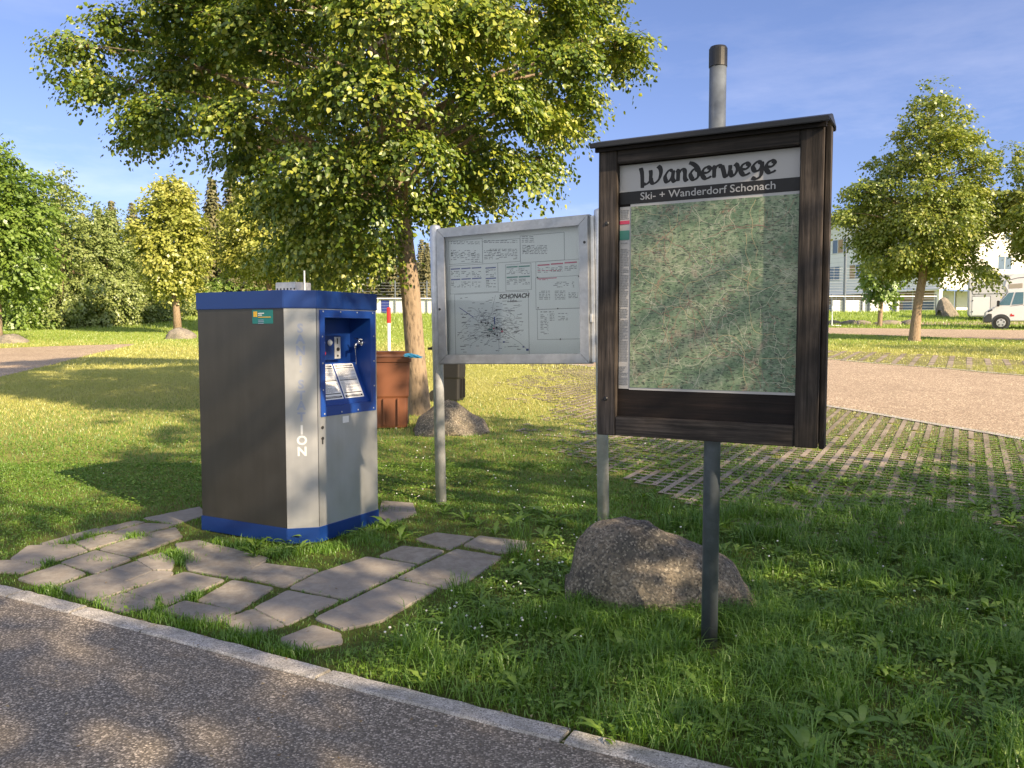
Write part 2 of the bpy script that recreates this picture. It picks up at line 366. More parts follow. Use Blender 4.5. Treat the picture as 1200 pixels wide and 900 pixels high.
M['rubber'] = plain('tyre_rubber', (0.02, 0.02, 0.02), 0.8, 0, 0.2)
t = NT('clear_pane'); gl = t.n('BsdfGlossy'); gl.inputs['Roughness'].default_value = 0.06; gl.inputs[0].default_value = (1, 1, 1, 1)
tr = t.n('BsdfTransparent'); tr.inputs[0].default_value = (0.93, 0.95, 0.95, 1); fr = t.n('Fresnel'); fr.inputs[0].default_value = 1.36
ms = t.n('MixShader'); t.l(fr.outputs[0], ms.inputs[0]); t.l(tr.outputs[0], ms.inputs[1]); t.l(gl.outputs[0], ms.inputs[2]); t.l(ms.outputs[0], t.out.inputs[0]); M['pane'] = t.m
def mapmat():
    t = NT('hiking_map_print'); c = t.coord()
    n1 = t.noise(c, 3.2, 6, 0.62, 0.5); n2 = t.noise(t.coord(loc=(3, 1, 7)), 5.5, 6, 0.7, 0.6); n3 = t.noise(c, 40, 5, 0.7)
    col = t.ramp(n1, [(0.30, (0.12, 0.19, 0.125)), (0.48, (0.185, 0.265, 0.165)), (0.60, (0.28, 0.34, 0.22)), (0.75, (0.38, 0.385, 0.28))])
    col = t.mix(t.ramp(n2, [(0.58, 0), (0.66, 0.55)]), col, (0.33, 0.22, 0.19))
    col = t.mix(t.ramp(n3, [(0.42, 0.6), (0.50, 0)]), col, (0.07, 0.13, 0.07))
    col = t.mix(t.ramp(n3, [(0.55, 0), (0.68, 0.5)]), col, (0.48, 0.46, 0.36))
    ln = t.noise(t.coord((1, 1, 1), loc=(9, 2, 4)), 7, 5, 0.55, 0.9)      # winding paths
    band = t.math('ABSOLUTE', t.math('SUBTRACT', ln, 0.5))
    col = t.mix(t.ramp(band, [(0.0, 0.6), (0.005, 0)]), col, (0.36, 0.10, 0.08))
    ln2 = t.noise(t.coord((1, 1, 1), loc=(5, 8, 1)), 11, 4, 0.5, 0.7); b2 = t.math('ABSOLUTE', t.math('SUBTRACT', ln2, 0.5))
    col = t.mix(t.ramp(b2, [(0.0, 0.45), (0.01, 0)]), col, (0.55, 0.55, 0.45))
    tx = t.noise(t.coord((42, 1, 160)), 1.0, 3, 0.6)                    # tiny place names
    col = t.mix(t.ramp(tx, [(0.565, 0), (0.60, 0.9)]), col, (0.035, 0.05, 0.04))
    return t.pbr(col, 0.45, spec=0.4)
M['map'] = mapmat()
M['faded'] = plain('faded_title_sheet', (0.40, 0.40, 0.41), 0.5, 0, 0.12, 5)

# ================================================================== SETTING
xs = np.unique(np.concatenate([np.linspace(-400, -40, 10), np.linspace(-40, 60, 60), np.linspace(60, 400, 10)]))
ys = np.unique(np.concatenate([np.linspace(-60, 4, 10), np.linspace(4, 80, 90), np.linspace(80, 1200, 20)]))
XX, YY = np.meshgrid(xs, ys); ZZ = np.interp(YY, GX, GZ)
vv = np.stack([XX.ravel(), YY.ravel(), ZZ.ravel()], 1); nx, ny = len(xs), len(ys)
ii = (np.arange(ny-1)[:, None] * nx + np.arange(nx-1)[None, :]).ravel()
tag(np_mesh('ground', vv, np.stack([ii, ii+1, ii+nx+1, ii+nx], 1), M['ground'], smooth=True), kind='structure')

def resample(pts, n):
    p = np.array([(q[0], q[1]) for q in pts], float); s = np.concatenate([[0], np.cumsum(np.hypot(*np.diff(p, axis=0).T))])
    t_ = np.linspace(0, s[-1], n); return np.stack([np.interp(t_, s, p[:, 0]), np.interp(t_, s, p[:, 1])], 1)
def sheet(name, A, B, mat, dz, n=60, m=16, kind='structure'):
    a = resample(A, n); b = resample(B, n); w = np.linspace(0, 1, m)[None, :, None]
    P = a[:, None, :] * (1-w) + b[:, None, :] * w; z = np.interp(P[..., 1], GX, GZ) + dz
    v = np.concatenate([P, z[..., None]], 2).reshape(-1, 3)
    i = (np.arange(n-1)[:, None] * m + np.arange(m-1)[None, :]).ravel()
    return tag(np_mesh(name, v, np.stack([i, i+1, i+m+1, i+m], 1), mat), kind=kind)
GXD = Vector((0.875, -0.485, 0)); GYD = Vector((0.485, 0.875, 0))      # the grid all the furniture is lined up with

def smooth_line(pts, n=24):
    """Catmull-Rom through points"""
    p = [Vector(q) for q in pts]; p = [p[0]*2-p[1]] + p + [p[-1]*2-p[-2]]; o = []
    for i in range(1, len(p)-2):
        for k in range(n):
            u = k/n; o.append(0.5*((2*p[i])+(p[i+1]-p[i-1])*u+(2*p[i-1]-5*p[i]+4*p[i+1]-p[i+2])*u*u+(3*p[i]-p[i-1]-3*p[i+1]+p[i+2])*u**3))
    return o + [p[-2]]
kr = [gp(*q) for q in [(9, 701), (165, 742.5), (370, 798), (660, 873), (767, 900)]]
kg = [gp(*q) for q in [(29, 693), (187, 733), (400, 790), (673, 858), (800, 888)]]
def extend(P):
    a = (P[0]-P[1]).normalized(); b = (P[-1]-P[-2]).normalized()
    return [P[0]+a*k+GYD*0.02*k for k in (4, 3, 2, 1)] + P + [P[-1]+b*k for k in (0.5, 1.2, 2.2, 3.4, 4.8)]
kr = extend(kr); kg = extend(kg)
KR = smooth_line(kr); KG = smooth_line(kg)
krn = resample(KR, 400); kgn = resample(KG, 400)
back = [Vector((p[0], p[1], 0)) - GYD*4.8 for p in krn]
sheet('asphalt_road', krn, back, M['asphalt'], 0.004, 80, 24)
# kerb stones laid end to end, one long kerb
kb = MB(); s_road = np.concatenate([[0], np.cumsum(np.hypot(*np.diff(krn, axis=0).T))])
KGF = resample(KG, 6000)
def s_at(p):
    d = np.hypot(krn[:, 0]-p.x, krn[:, 1]-p.y); return s_road[d.argmin()]
js = [s_at(gp(*q)) for q in [(9, 701), (83, 721), (166, 742), (372, 799), (661, 873)]]
js = [js[0] - k*0.95 for k in range(5, 0, -1)] + js + [js[-1] + 1.02*k for k in range(1, 6)]
for a, b in zip(js[:-1], js[1:]):
    if b > s_road[-1]: break
    n = 12; q0 = []; q1 = []; gap = 0.009
    for k in range(n+1):
        s0 = a + gap + (b-a-2*gap)*k/n
        pr_ = (np.interp(s0, s_road, krn[:, 0]), np.interp(s0, s_road, krn[:, 1])); j_ = np.hypot(KGF[:, 0]-pr_[0], KGF[:, 1]-pr_[1]).argmin()
        w = 0.004
        q0.append(Vector((pr_[0]+random.uniform(-w, w), pr_[1]+random.uniform(-w, w), 0)))
        q1.append(Vector((KGF[j_][0]+random.uniform(-w, w), KGF[j_][1]+random.uniform(-w, w), 0)))
    hz = random.uniform(0.010, 0.016)
    vs = []; fs = []
    for k in range(n+1):
        z = hz + g(q0[k].y) + random.uniform(-.0015, .0015); dn = (q1[k]-q0[k]).normalized()
        e = 0.008
        vs += [q0[k] + Vector((0, 0, -.05)), q0[k] + Vector((0, 0, z-.008)), q0[k]+dn*e+Vector((0, 0, z)), q1[k]-dn*e+Vector((0, 0, z)), q1[k]+Vector((0, 0, z-.008)), q1[k]+Vector((0, 0, -.05))]
    for k in range(n):
        for c in range(5): fs.append((k*6+c, (k+1)*6+c, (k+1)*6+c+1, k*6+c+1))
    fs.append(tuple(range(6))); fs.append(tuple(n*6+c for c in range(6)))
    kb.add(vs, fs)
tag(kb.build('kerb', M['granite']), kind='structure')

# paving slabs
Z1 = lambda x, y: (x/3.75, 580+y/3.75); Z2 = lambda x, y: (280+x/3.3333, 600+y/3.3333)
SL = [[Z1(*p) for p in q] for q in [
 [(-60,298),(55,293),(178,320),(100,348),(-60,345)], [(48,285),(125,227),(325,220),(385,250),(180,315)], [(80,375),(265,312),(375,352),(240,405),(190,405)],
 [(270,305),(420,250),(572,288),(425,352)], [(235,418),(420,357),(605,403),(420,475)], [(335,215),(470,177),(580,190),(395,245)],
 [(440,245),(600,193),(770,150),(800,190),(575,278)], [(490,170),(640,128),(775,135),(590,188)], [(432,357),(600,298),(668,340),(550,387)],
 [(553,387),(672,340),(760,345),(740,370),(610,404)], [(603,292),(710,262),(770,300),(750,338),(672,336)], [(560,432),(810,345),(985,380),(740,490)],
 [(425,480),(550,440),(690,478),(660,510),(510,515)], [(770,220),(870,205),(1180,285),(1050,372),(830,335)], [(712,520),(810,475),(1035,520),(935,578)],
 [(870,468),(1022,380),(1200,413),(1045,518)], [(175,220),(415,152),(488,158),(240,224)], [(440,152),(590,118),(638,124),(480,166)],
 [(630,108),(770,80),(880,55),(900,95),(775,132)]]] + [[Z2(*p) for p in q] for q in [
 [(5,255),(95,208),(310,232),(180,298)], [(-62,425),(55,385),(178,447),(15,490)], [(60,380),(190,312),(390,350),(190,445)],
 [(200,300),(310,245),(500,180),(692,212),(420,345)], [(300,420),(610,270),(775,305),(560,430),(410,465)], [(160,500),(290,448),(395,480),(400,520),(210,550)],
 [(550,177),(640,140),(800,158),(700,208)], [(620,262),(850,150),(1028,180),(900,270),(810,303)], [(690,110),(770,85),(920,103),(822,150)],
 [(880,135),(940,100),(1125,122),(1120,150),(1030,165)], [(545,20),(560,-40),(680,-30),(690,10),(590,50)]]]
sb = MB(); slab_rnd = []; SLABPOLY = []
for q in SL:
    P = [gp(*p) for p in q]; c = sum(P, Vector())/len(P)
    P = [c + (p-c)*(1 + 0.008/(p-c).length) for p in P]
    SLABPOLY.append([(p.x, p.y) for p in P])
    # resample edges so that they are a little chipped and the corners worn round
    E = []
    for i in range(len(P)):
        a, b, d = P[i-1], P[i], P[(i+1) % len(P)]
        r_ = 0.02
        a1 = b + (a-b).normalized()*r_; d1 = b + (d-b).normalized()*r_
        E += [a1, (a1+d1)*0.25 + b*0.5, d1]
        for k in range(1, 6): E.append(d1.lerp(d + (b-d).normalized()*r_, k/6) + Vector((random.uniform(-1, 1), random.uniform(-1, 1), 0))*0.0035)
    ar = sum(E[i].x*E[(i+1) % len(E)].y - E[(i+1) % len(E)].x*E[i].y for i in range(len(E)))
    if ar < 0: E.reverse()
    tz = random.uniform(0.009, 0.016); tx, ty = random.uniform(-.006, .006), random.uniform(-.006, .006)
    n = len(E); lo = [p + Vector((0, 0, -.03)) for p in E]
    def zt(p, d): return Vector((p.x, p.y, g(p.y) + tz + (p.x-c.x)*tx + (p.y-c.y)*ty + d))
    mid = [zt(p, -.006) for p in E]; top = [zt(c + (p-c)*0.975, 0) for p in E]
    f = [tuple(range(2*n, 3*n))]
    for i in range(n):
        j = (i+1) % n; f += [(i, j, n+j, n+i), (n+i, n+j, 2*n+j, 2*n+i)]
    sb.add(lo+mid+top, f); slab_rnd += [random.random()]*len(f)
so = sb.build('paving_slabs', M['slab']); a_ = so.data.attributes.new('rnd', 'FLOAT', 'FACE'); a_.data.foreach_set('value', slab_rnd); tag(so, kind='structure')

# pale roads
near = [gp(*q) for q in [(1900, 660), (1500, 575), (1200, 515), (1112, 500), (1020, 484), (965, 475), (880, 460), (790, 443), (700, 431), (600, 420)]]
far = [gp(*q) for q in [(2100, 500), (1500, 462), (1200, 441), (1100, 432), (1020, 426), (965, 421), (880, 415), (790, 411), (700, 408), (600, 408)]]
near = [Vector((p[0], p[1], 0)) for p in smooth_line(near, 6)]; far = [Vector((p[0], p[1], 0)) for p in smooth_line(far, 6)]
sheet('side_road', near, far, M['road'], 0.008, 90, 30)
for L_, s_ in ((near, -1), (far, 1)):
    off = []
    for i, p in enumerate(L_):
        d = (L_[min(i+1, len(L_)-1)] - L_[max(i-1, 0)]).normalized(); nrm = Vector((d.y, -d.x, 0))
        off.append(p + nrm * 0.14 * s_ * (1 if nrm.y > 0 else -1))
    sheet('road_edging', L_, off, M['granite'], 0.02, 90, 3)
sheet('back_road', [gp(*q) for q in [(560, 392), (967, 391), (1200, 399), (1800, 418)]], [gp(*q) for q in [(560, 385), (967, 384), (1200, 387), (1800, 393)]], M['road'], 0.01, 60, 30)
sheet('parking_lane', [gp(*q) for q in [(1010, 380.5), (1200, 380.5), (1700, 382)]], [gp(*q) for q in [(1040, 377.5), (1200, 376.5), (1700, 377)]], M['road'], 0.012, 30, 8)
sheet('forest_track', [gp(*q) for q in [(-500, 540), (-200, 490), (0, 442), (60, 428), (110, 415), (157, 404.5)]], [gp(*q) for q in [(-500, 425), (-200, 413), (0, 408.5), (60, 406), (110, 404.5), (157, 403.2)]], M['road'], 0.008, 60, 24)

def cover(x, y):
    w = np.sin(x*1.7+y*0.9)+np.sin(x*3.1-y*2.3+1.0)*0.7+np.sin(x*0.8+y*3.7+2.0)*0.5
    return np.clip((y-5.0)/1.9+(x-2.0)*0.10+w*0.14, 0, 0.96)*np.clip((x+0.15)/1.3+w*0.2, 0, 1)
# concrete grass grid: real open cells, bars lying a little proud of the soil
def grid_area(name, x0, x1, y0, y1, inside, cell=0.155, bar=0.055, rung=0.042, pitch_y=0.125):
    V = []; Fc = []
    o = gp(780, 620); o = Vector((o.x, o.y, 0))
    def quad(ax, ay, bx, by, dz, seg):
        # ax..bx across GXD, ay..by along GYD
        nonlocal V, Fc
    nxs = np.arange(x0, x1, cell)
    ysg = np.arange(y0, y1, pitch_y)
    X0, Y0 = np.meshgrid(nxs, ysg); X0 = X0.ravel(); Y0 = Y0.ravel()
    def world(u, v): return np.stack([o.x + GXD.x*u + GYD.x*v, o.y + GXD.y*u + GYD.y*v], -1)
    P = world(X0, Y0); keep = inside(P[:, 0], P[:, 1]) & (np.random.default_rng(4).uniform(size=len(X0)) < cover(P[:, 0], P[:, 1])); X0 = X0[keep]; Y0 = Y0[keep]
    out_v = []
    for (u0, u1, v0, v1, dz) in ((0, bar, 0, pitch_y, 0.012), (bar, cell, 0, rung, 0.0085)):
        c = [world(X0+u0, Y0+v0), world(X0+u1, Y0+v0), world(X0+u1, Y0+v1), world(X0+u0, Y0+v1)]
        q = np.stack(c, 1); z = np.interp(q[..., 1], GX, GZ) + dz
        out_v.append(np.concatenate([q, z[..., None]], 2).reshape(-1, 3))
    v = np.concatenate(out_v); f = np.arange(len(v)).reshape(-1, 4)
    return tag(np_mesh(name, v, f, M['grid']), kind='structure'), (X0, Y0, world)
nearx = np.array([p.x for p in near]); neary = np.array([p.y for p in near]); od = np.argsort(neary)
farx = np.array([p.x for p in far]); fary = np.array([p.y for p in far]); odf = np.argsort(fary)
def in_near_grid(x, y):
    lim = np.interp(y, neary[od], nearx[od])
    return (x < lim - 0.1) & (y > 5.2) & (y < 22) & (x > -0.6 + 0.0*y) & (x > 1.9 - (y-5.2)*0.42) & (x < 12)
def in_far_grid(x, y):
    lim = np.interp(y, fary[odf], farx[odf])
    return (x > lim + 0.1) & (x < lim + 4.5 + 0*y) & (y > 12) & (y < 30)
gobj, GRID = grid_area('grass_grid_paving', -8, 14, -6, 22, in_near_grid)
gobj2, GRID2 = grid_area('grass_grid_paving', -4, 30, 0, 30, in_far_grid, 0.42, 0.13, 0.10, 0.36)

# ================================================================== TEXT AND LETTERING
_txt = {}
def text_bm(body, size, mb, origin, ux, uy, nrm, align='LEFT', italic=0.0, bold=0.0, thick=0.0015, mi=0, spacing=1.0, squeeze=1.0):
    cu = bpy.data.curves.new('t', 'FONT'); cu.body = body; cu.size = size; cu.align_x = align; cu.shear = italic; cu.offset = bold; cu.space_character = spacing
    cu.resolution_u = 3
    ob = bpy.data.objects.new('t', cu); COL.objects.link(ob)
    me = bpy.data.meshes.new_from_object(ob.evaluated_get(bpy.context.evaluated_depsgraph_get()))
    O, ux, uy, nrm = Vector(origin), Vector(ux), Vector(uy), Vector(nrm)
    mb.add([O + ux*v.co.x*squeeze + uy*v.co.y + nrm*thick for v in me.vertices], [tuple(p.vertices) for p in me.polygons], mi)
    bpy.data.objects.remove(ob); bpy.data.curves.remove(cu); bpy.data.meshes.remove(me)
def flat(mb, x0, x1, z0, z1, y, mi=0, th=0.0012):
    mb.box((x0, y - th, z0), (x1, y, z1), mi)

# ================================================================== SERVICE STATION (drinking water and waste water machine)
Apt = gp(337, 641); D0 = 5.5
a0 = at(337, 641, Apt.y)
def st_pt(px, depth): return (px-600)/F
sani = empty('service_station', (Apt.x, Apt.y, Apt.z), R(-29))
tag(sani, 'tall steel camper service cabinet with blue top, blue base and faded vertical lettering', 'service station')
HT = 1.72; CH = 0.155
# local axes: x runs along the side face towards the near corner, y runs back along the front face
LW = 0.825; FW = 0.635
foot = [(-LW, 0), (0, 0), (CH, CH*0.9), (CH, CH*0.9+FW), (CH-0.1, CH*0.9+FW+0.1), (-LW, CH*0.9+FW+0.1)]
def ring(off, z):
    c = Vector((-0.3, 0.4, 0)); o = []
    n = len(foot)
    for i in range(n):
        a, b, d = Vector((*foot[i-1], 0)), Vector((*foot[i], 0)), Vector((*foot[(i+1) % n], 0))
        n1 = Vector(((b-a).y, -(b-a).x, 0)).normalized(); n2 = Vector(((d-b).y, -(d-b).x, 0)).normalized()
        k = (n1+n2); k = k / (k.length_squared/2) * off if k.length > 0 else k
        o.append(Vector((b.x+k.x, b.y+k.y, z)))
    return o
mb = MB(); mb.prism(ring(-0.03, -0.05), lift=(0, 0, 0.07)); mb.build('plinth', M['slab'], sani)
mb = MB(); mb.prism(ring(0.006, 0.02), lift=(0, 0, 0.105)); mb.build('base_band', M['blue'], sani, bevel=0.003)
mb = MB(); mb.prism(ring(0.008, HT-0.12), lift=(0, 0, 0.12)); cap_ = mb.build('roof_band', M['blue'], sani, bevel=0.004)
Z0, Z1b = 0.125, HT-0.12
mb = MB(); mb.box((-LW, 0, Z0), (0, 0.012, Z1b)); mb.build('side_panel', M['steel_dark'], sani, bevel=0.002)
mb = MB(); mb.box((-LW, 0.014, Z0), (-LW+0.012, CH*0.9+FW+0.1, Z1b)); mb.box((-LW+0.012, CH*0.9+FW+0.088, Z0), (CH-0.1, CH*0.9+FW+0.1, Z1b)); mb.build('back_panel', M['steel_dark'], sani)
# chamfered corner panel carrying the lettering
mb = MB(); cA = Vector((0.001, 0, 0)); cB = Vector((CH, CH*0.9, 0)); cd = (cB-cA).normalized(); cn = Vector((cd.y, -cd.x, 0))
mb.prism([cA+Vector((0, 0, Z0)), cB+Vector((0, 0, Z0)), cB-cn*0.012+Vector((0, 0, Z0)), cA-cn*0.012+Vector((0, 0, Z0))], lift=(0, 0, Z1b-Z0))
corner = mb.build('corner_panel', M['steel'], sani)
mb = MB()
zt_, zb_ = None, None
letters = [('S', 180), ('A', 213), ('N', 247), ('I', 278), ('.', 300), ('S', 350), ('T', 383), ('A', 414), ('T', 449), ('I', 489), ('O', 521), ('N', 555)]
for ch, zy in letters:
    py = 310 + zy/2.571; zz = HT - (py - 336)/(640-336)*HT
    mi = 0 if zy > 470 else (1 if zy > 340 or ch in 'S' else 1)
    text_bm(ch, 0.084 if zy > 470 else 0.082, mb, (cA+cB)*0.5 + Vector((0, 0, zz-0.030)), cd, (0, 0, 1), cn, 'CENTER', bold=0.003, mi=mi, thick=0.0015)
mb.build('lettering', [M['ghost'], M['ghost2']], corner)
# front: door panel with an opening, recess behind it
xf = CH; y0 = CH*0.9; y1 = y0+FW
def fz(py): return HT - (py-336)/(640-336)*HT
RO = (y0+0.03, y1-0.02, fz(486), fz(357.5)-0.005)          # blue frame outer
RI = (y0+0.075, y1-0.075, fz(478)+0.02, fz(364)-0.02)      # opening
mb = MB()
mb.box((xf-0.012, y0+0.006, Z0), (xf, y1, RI[2]-0.03)); mb.box((xf-0.012, y0+0.006, RI[2]-0.03), (xf, RI[0]-0.02, Z1b)); mb.box((xf-0.012, RI[1]+0.02, RI[2]-0.03), (xf, y1, Z1b)); mb.box((xf-0.012, RI[0]-0.02, RI[3]+0.02), (xf, RI[1]+0.02, Z1b))
mb.prism([(xf, y1, Z0), (xf-0.1, y1+0.1, Z0), (xf-0.11, y1+0.09, Z0), (xf-0.012, y1-0.004, Z0)], lift=(0, 0, Z1b-Z0))
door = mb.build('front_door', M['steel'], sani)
mb = MB(); mb.box((xf-0.02, y0+0.0005, Z0+0.003), (xf-0.001, y0+0.0055, Z1b)); mb.build('door_seam', M['black'], door)
mb = MB()
for zz in (fz(499), fz(512)):
    mb = MB(); mb.tube([(xf, y0+0.045, zz), (xf+0.006, y0+0.045, zz)], 0.011)
    if zz < fz(505): mb.box((xf+0.001, y0+0.040, fz(519)), (xf+0.004, y0+0.050, fz(512)))
    mb.build('lock', M['black'], door)
mb = MB(); mb.box((xf, y0+FW*0.40, fz(497)), (xf+0.0015, y0+FW*0.50, fz(489))); mb.build('sticker', M['paper'], door)
# blue frame
mb = MB(); x_a, x_b = xf+0.0005, xf+0.008
mb.box((x_a, RO[0], RO[2]), (x_b, RO[1], RI[2])); mb.box((x_a, RO[0], RI[3]), (x_b, RO[1], RO[3])); mb.box((x_a, RO[0], RI[2]), (x_b, RI[0], RI[3])); mb.box((x_a, RI[1], RI[2]), (x_b, RO[1], RI[3]))
fr_ = mb.build('recess_frame', M['blue2'], sani)
mb = MB()
for k in range(4):
    yy = RO[0]+0.03+(RO[1]-RO[0]-0.06)*k/3
    for zz in (RO[2]+0.018, RO[3]-0.012): mb.lathe([(0.0055, 0), (0.004, 0.003)], 8, 0, (0, 0, 0)); 
mb = MB()
for k in range(4):
    yy = RO[0]+0.03+(RO[1]-RO[0]-0.06)*k/3
    for zz in (RO[2]+0.018, RO[3]-0.012): mb = MB(); mb.tube([(x_b, yy, zz), (x_b+0.003, yy, zz)], 0.0055, 8); mb.build('screw', M['alu'], fr_)
for k in range(1, 4):
    zz = RO[2]+(RO[3]-RO[2])*k/4
    for yy in (RO[0]+0.02, RO[1]-0.02): mb = MB(); mb.tube([(x_b, yy, zz), (x_b+0.003, yy, zz)], 0.0055, 8); mb.build('screw', M['alu'], fr_)
# recess box
dp = 0.19
mb = MB(); th = 0.006
mb.box((xf-dp, RI[0]-th, RI[2]-th), (xf-dp+th, RI[1]+th, RI[3]+th))
mb.box((xf-dp+th, RI[0]-th, RI[2]-th), (xf, RI[0], RI[3]+th)); mb.box((xf-dp+th, RI[1], RI[2]-th), (xf, RI[1]+th, RI[3]+th))
mb.box((xf-dp+th, RI[0], RI[3]), (xf, RI[1], RI[3]+th)); mb.box((xf-dp+th, RI[0], RI[2]-th), (xf, RI[1], RI[2]))
rec = mb.build('recess', M['blue2'], sani)
# sloping instruction desk
zlo, zhi = RI[2]+0.012, fz(421)-0.015; xlo, xhi = xf-0.012, xf-0.135
mb = MB(); mb.prism([(xlo, RI[0], RI[2]), (xlo, RI[0], zlo), (xhi, RI[0], zhi), (xf-dp+0.007, RI[0], zhi), (xf-dp+0.007, RI[0], RI[2])], lift=(0, RI[1]-RI[0], 0))
desk = mb.build('instruction_desk', M['blue2'], sani)
du = Vector((xhi-xlo, 0, zhi-zlo)); dl = du.length; du.normalize(); dn_ = Vector((-du.z, 0, du.x)) * -1
dn_ = Vector((du.z, 0, -du.x)); 
if dn_.z < 0: dn_ = -dn_
lines = MB()
for k in range(2):
    w_ = (RI[1]-RI[0]); ya = RI[0]+0.012+k*(w_*0.46); yb = ya + w_*0.43
    O = Vector((xlo, 0, zlo)) + dn_*0.0012
    def dq(mbx, ya, yb, s0, s1, lift, mi): mbx.add([O+dn_*lift+du*s0*dl+Vector((0, ya, 0)), O+dn_*lift+du*s0*dl+Vector((0, yb, 0)), O+dn_*lift+du*s1*dl+Vector((0, yb, 0)), O+dn_*lift+du*s1*dl+Vector((0, ya, 0))], [(0, 1, 2, 3)], mi)
    pm = MB(); dq(pm, ya, yb, 0.10, 0.97, 0.0005, 0)
    for s0, s1, mi in ((0.13, 0.175, 1), (0.225, 0.245, 1), (0.545, 0.565, 1), (0.85, 0.87, 1), (0.90, 0.935, 1)): dq(pm, ya+0.012, yb-0.012, s0, s1, 0.0012, mi)
    for s in np.arange(0.27, 0.84, 0.026):
        if abs(s-0.555) < 0.025: continue
        x = ya+0.014
        while x < yb-0.02:
            e = min(x+random.uniform(0.01, 0.05), yb-0.014); dq(pm, x, e, s, s+0.009, 0.0012, 2); x = e+0.004
            if random.random() < 0.12: break
    for s0 in (0.14, 0.905):
        x = ya+0.03
        while x < yb-0.035: dq(pm, x, x+0.008, s0+0.006, s0+0.022, 0.0018, 0); x += 0.0115
    pm.build('instruction_sheet', [M['paper'], M['ink'], M['grey_ink']], desk)
# control panel with knobs, on the back wall, left
xb = xf-dp+th
mb = MB(); cy0, cy1 = RI[0]+0.005, RI[0]+0.345; cz0, cz1 = zhi+0.02, fz(384)-0.03
mb.box((xb+0.001, cy0, cz0), (xb+0.035, cy1, cz1)); cp = mb.build('control_panel', M['blue'], sani, bevel=0.003)
mb = MB(); mb.box((xb+0.036, cy1-0.075, cz0+0.01), (xb+0.039, cy1-0.012, cz1-0.01)); sp_ = mb.build('coin_plate', M['alu'], cp)
mb = MB(); mb.box((xb+0.039, cy1-0.05, cz1-0.06), (xb+0.041, cy1-0.04, cz1-0.02)); mb.tube([(xb+0.039, cy1-0.042, (cz0+cz1)/2-0.01), (xb+0.047, cy1-0.042, (cz0+cz1)/2-0.01)], 0.013); mb.tube([(xb+0.039, cy1-0.042, cz0+0.03), (xb+0.042, cy1-0.042, cz0+0.03)], 0.008); mb.build('coin_slot', M['black'], sp_)
for yy, zz, m_, r_ in ((cy1-0.125, cz1-0.05, 'white', 0.019), (cy1-0.20, cz1-0.05, 'white', 0.017), (cy1-0.195, cz1-0.125, 'red', 0.018)):
    mb = MB(); mb.tube([(xb+0.036, yy, zz), (xb+0.043, yy, zz)], r_*1.2, 14, 1); mb.tube([(xb+0.043, yy, zz), (xb+0.051, yy, zz)], [r_, r_*0.85], 14, 0); mb.build('push_button', [M[m_], M['alu']], cp)
# tap on the right-hand wall of the recess
tyw = RI[1]; tx_ = xf-0.075; tz = (cz0+cz1)/2+0.03
mb = MB(); mb.tube([(tx_, tyw, tz), (tx_, tyw-0.012, tz)], 0.020, 14); mb.tube([(tx_, tyw-0.012, tz), (tx_, tyw-0.055, tz), (tx_, tyw-0.07, tz-0.008), (tx_, tyw-0.072, tz-0.035)], [0.010, 0.010, 0.011, 0.009], 12)
mb.tube([(tx_, tyw-0.035, tz), (tx_, tyw-0.035, tz+0.028)], 0.007, 10); tap = mb.build('water_tap', M['chrome'], sani, smooth=True)
mb = MB(); mb.tube([(tx_-0.028, tyw-0.045, tz+0.034), (tx_+0.028, tyw-0.022, tz+0.026)], 0.006, 8); mb.build('tap_handle', M['chrome'], tap, smooth=True)
mb = MB(); mb.tube([(tx_, tyw-0.072, tz-0.03), (tx_, tyw-0.07, tz-0.08), (tx_-0.01, tyw-0.05, tz-0.13), (tx_-0.02, tyw-0.045, tz-0.16)], 0.002, 6); mb.build('tap_chain', M['chrome'], tap)
# teal sticker high on the side face
xs0, xs1 = -LW*0.345, -LW*0.115; zs0, zs1 = fz(375), fz(357.5)-0.005
mb = MB(); mb.box((xs0, -0.002, zs0), (xs1, -0.0005, zs1)); st = mb.build('sticker', M['teal'], sani)
mb = MB(); flat(mb, xs0+0.012, xs0+0.045, zs1-0.048, zs1-0.012, -0.0024)
for k, (a, b, z) in enumerate(((0.055, 0.11, 0.022), (0.055, 0.09, 0.034), (0.055, 0.17, 0.048))): flat(mb, xs0+a, xs0+b, zs1-z-0.005, zs1-z, -0.0024, 0 if k == 2 else 1)
for k in range(3): flat(mb, xs0+0.055, xs0+0.105, zs1-0.072-k*0.011, zs1-0.068-k*0.011, -0.0024, 2)
mb.build('sticker_print', [M['yellowp'], M['paper'], M['ghost2']], st)
# roof unit: flat white plate with a slotted box and mast
ru = MB(); ru.box((-0.56, 0.30, HT+0.001), (-0.20, 0.62, HT+0.02)); rp = ru.build('roof_plate', M['white'], sani, bevel=0.004)
ru = MB(); ru.box((-0.49, 0.42, HT+0.02), (-0.29, 0.58, HT+0.085)); rb_ = ru.build('roof_box', M['alu_frame'], rp, bevel=0.004)
ru = MB()
for k in range(6): ru.box((-0.475+k*0.033, 0.418, HT+0.028), (-0.462+k*0.033, 0.4195, HT+0.042))
ru.build('vent_slots', M['black'], rb_)
ru = MB(); ru.tube([(-0.28, 0.5, HT+0.02), (-0.28, 0.5, HT+0.17)], 0.006, 8); ru.build('mast', M['white'], rp)
ru = MB(); ru.lathe([(0.02, 0), (0.024, 0.012), (0.018, 0.025)], 12, 0, (-0.585, 0.42, HT+0.005)); ru.build('roof_knob', M['black'], rp)

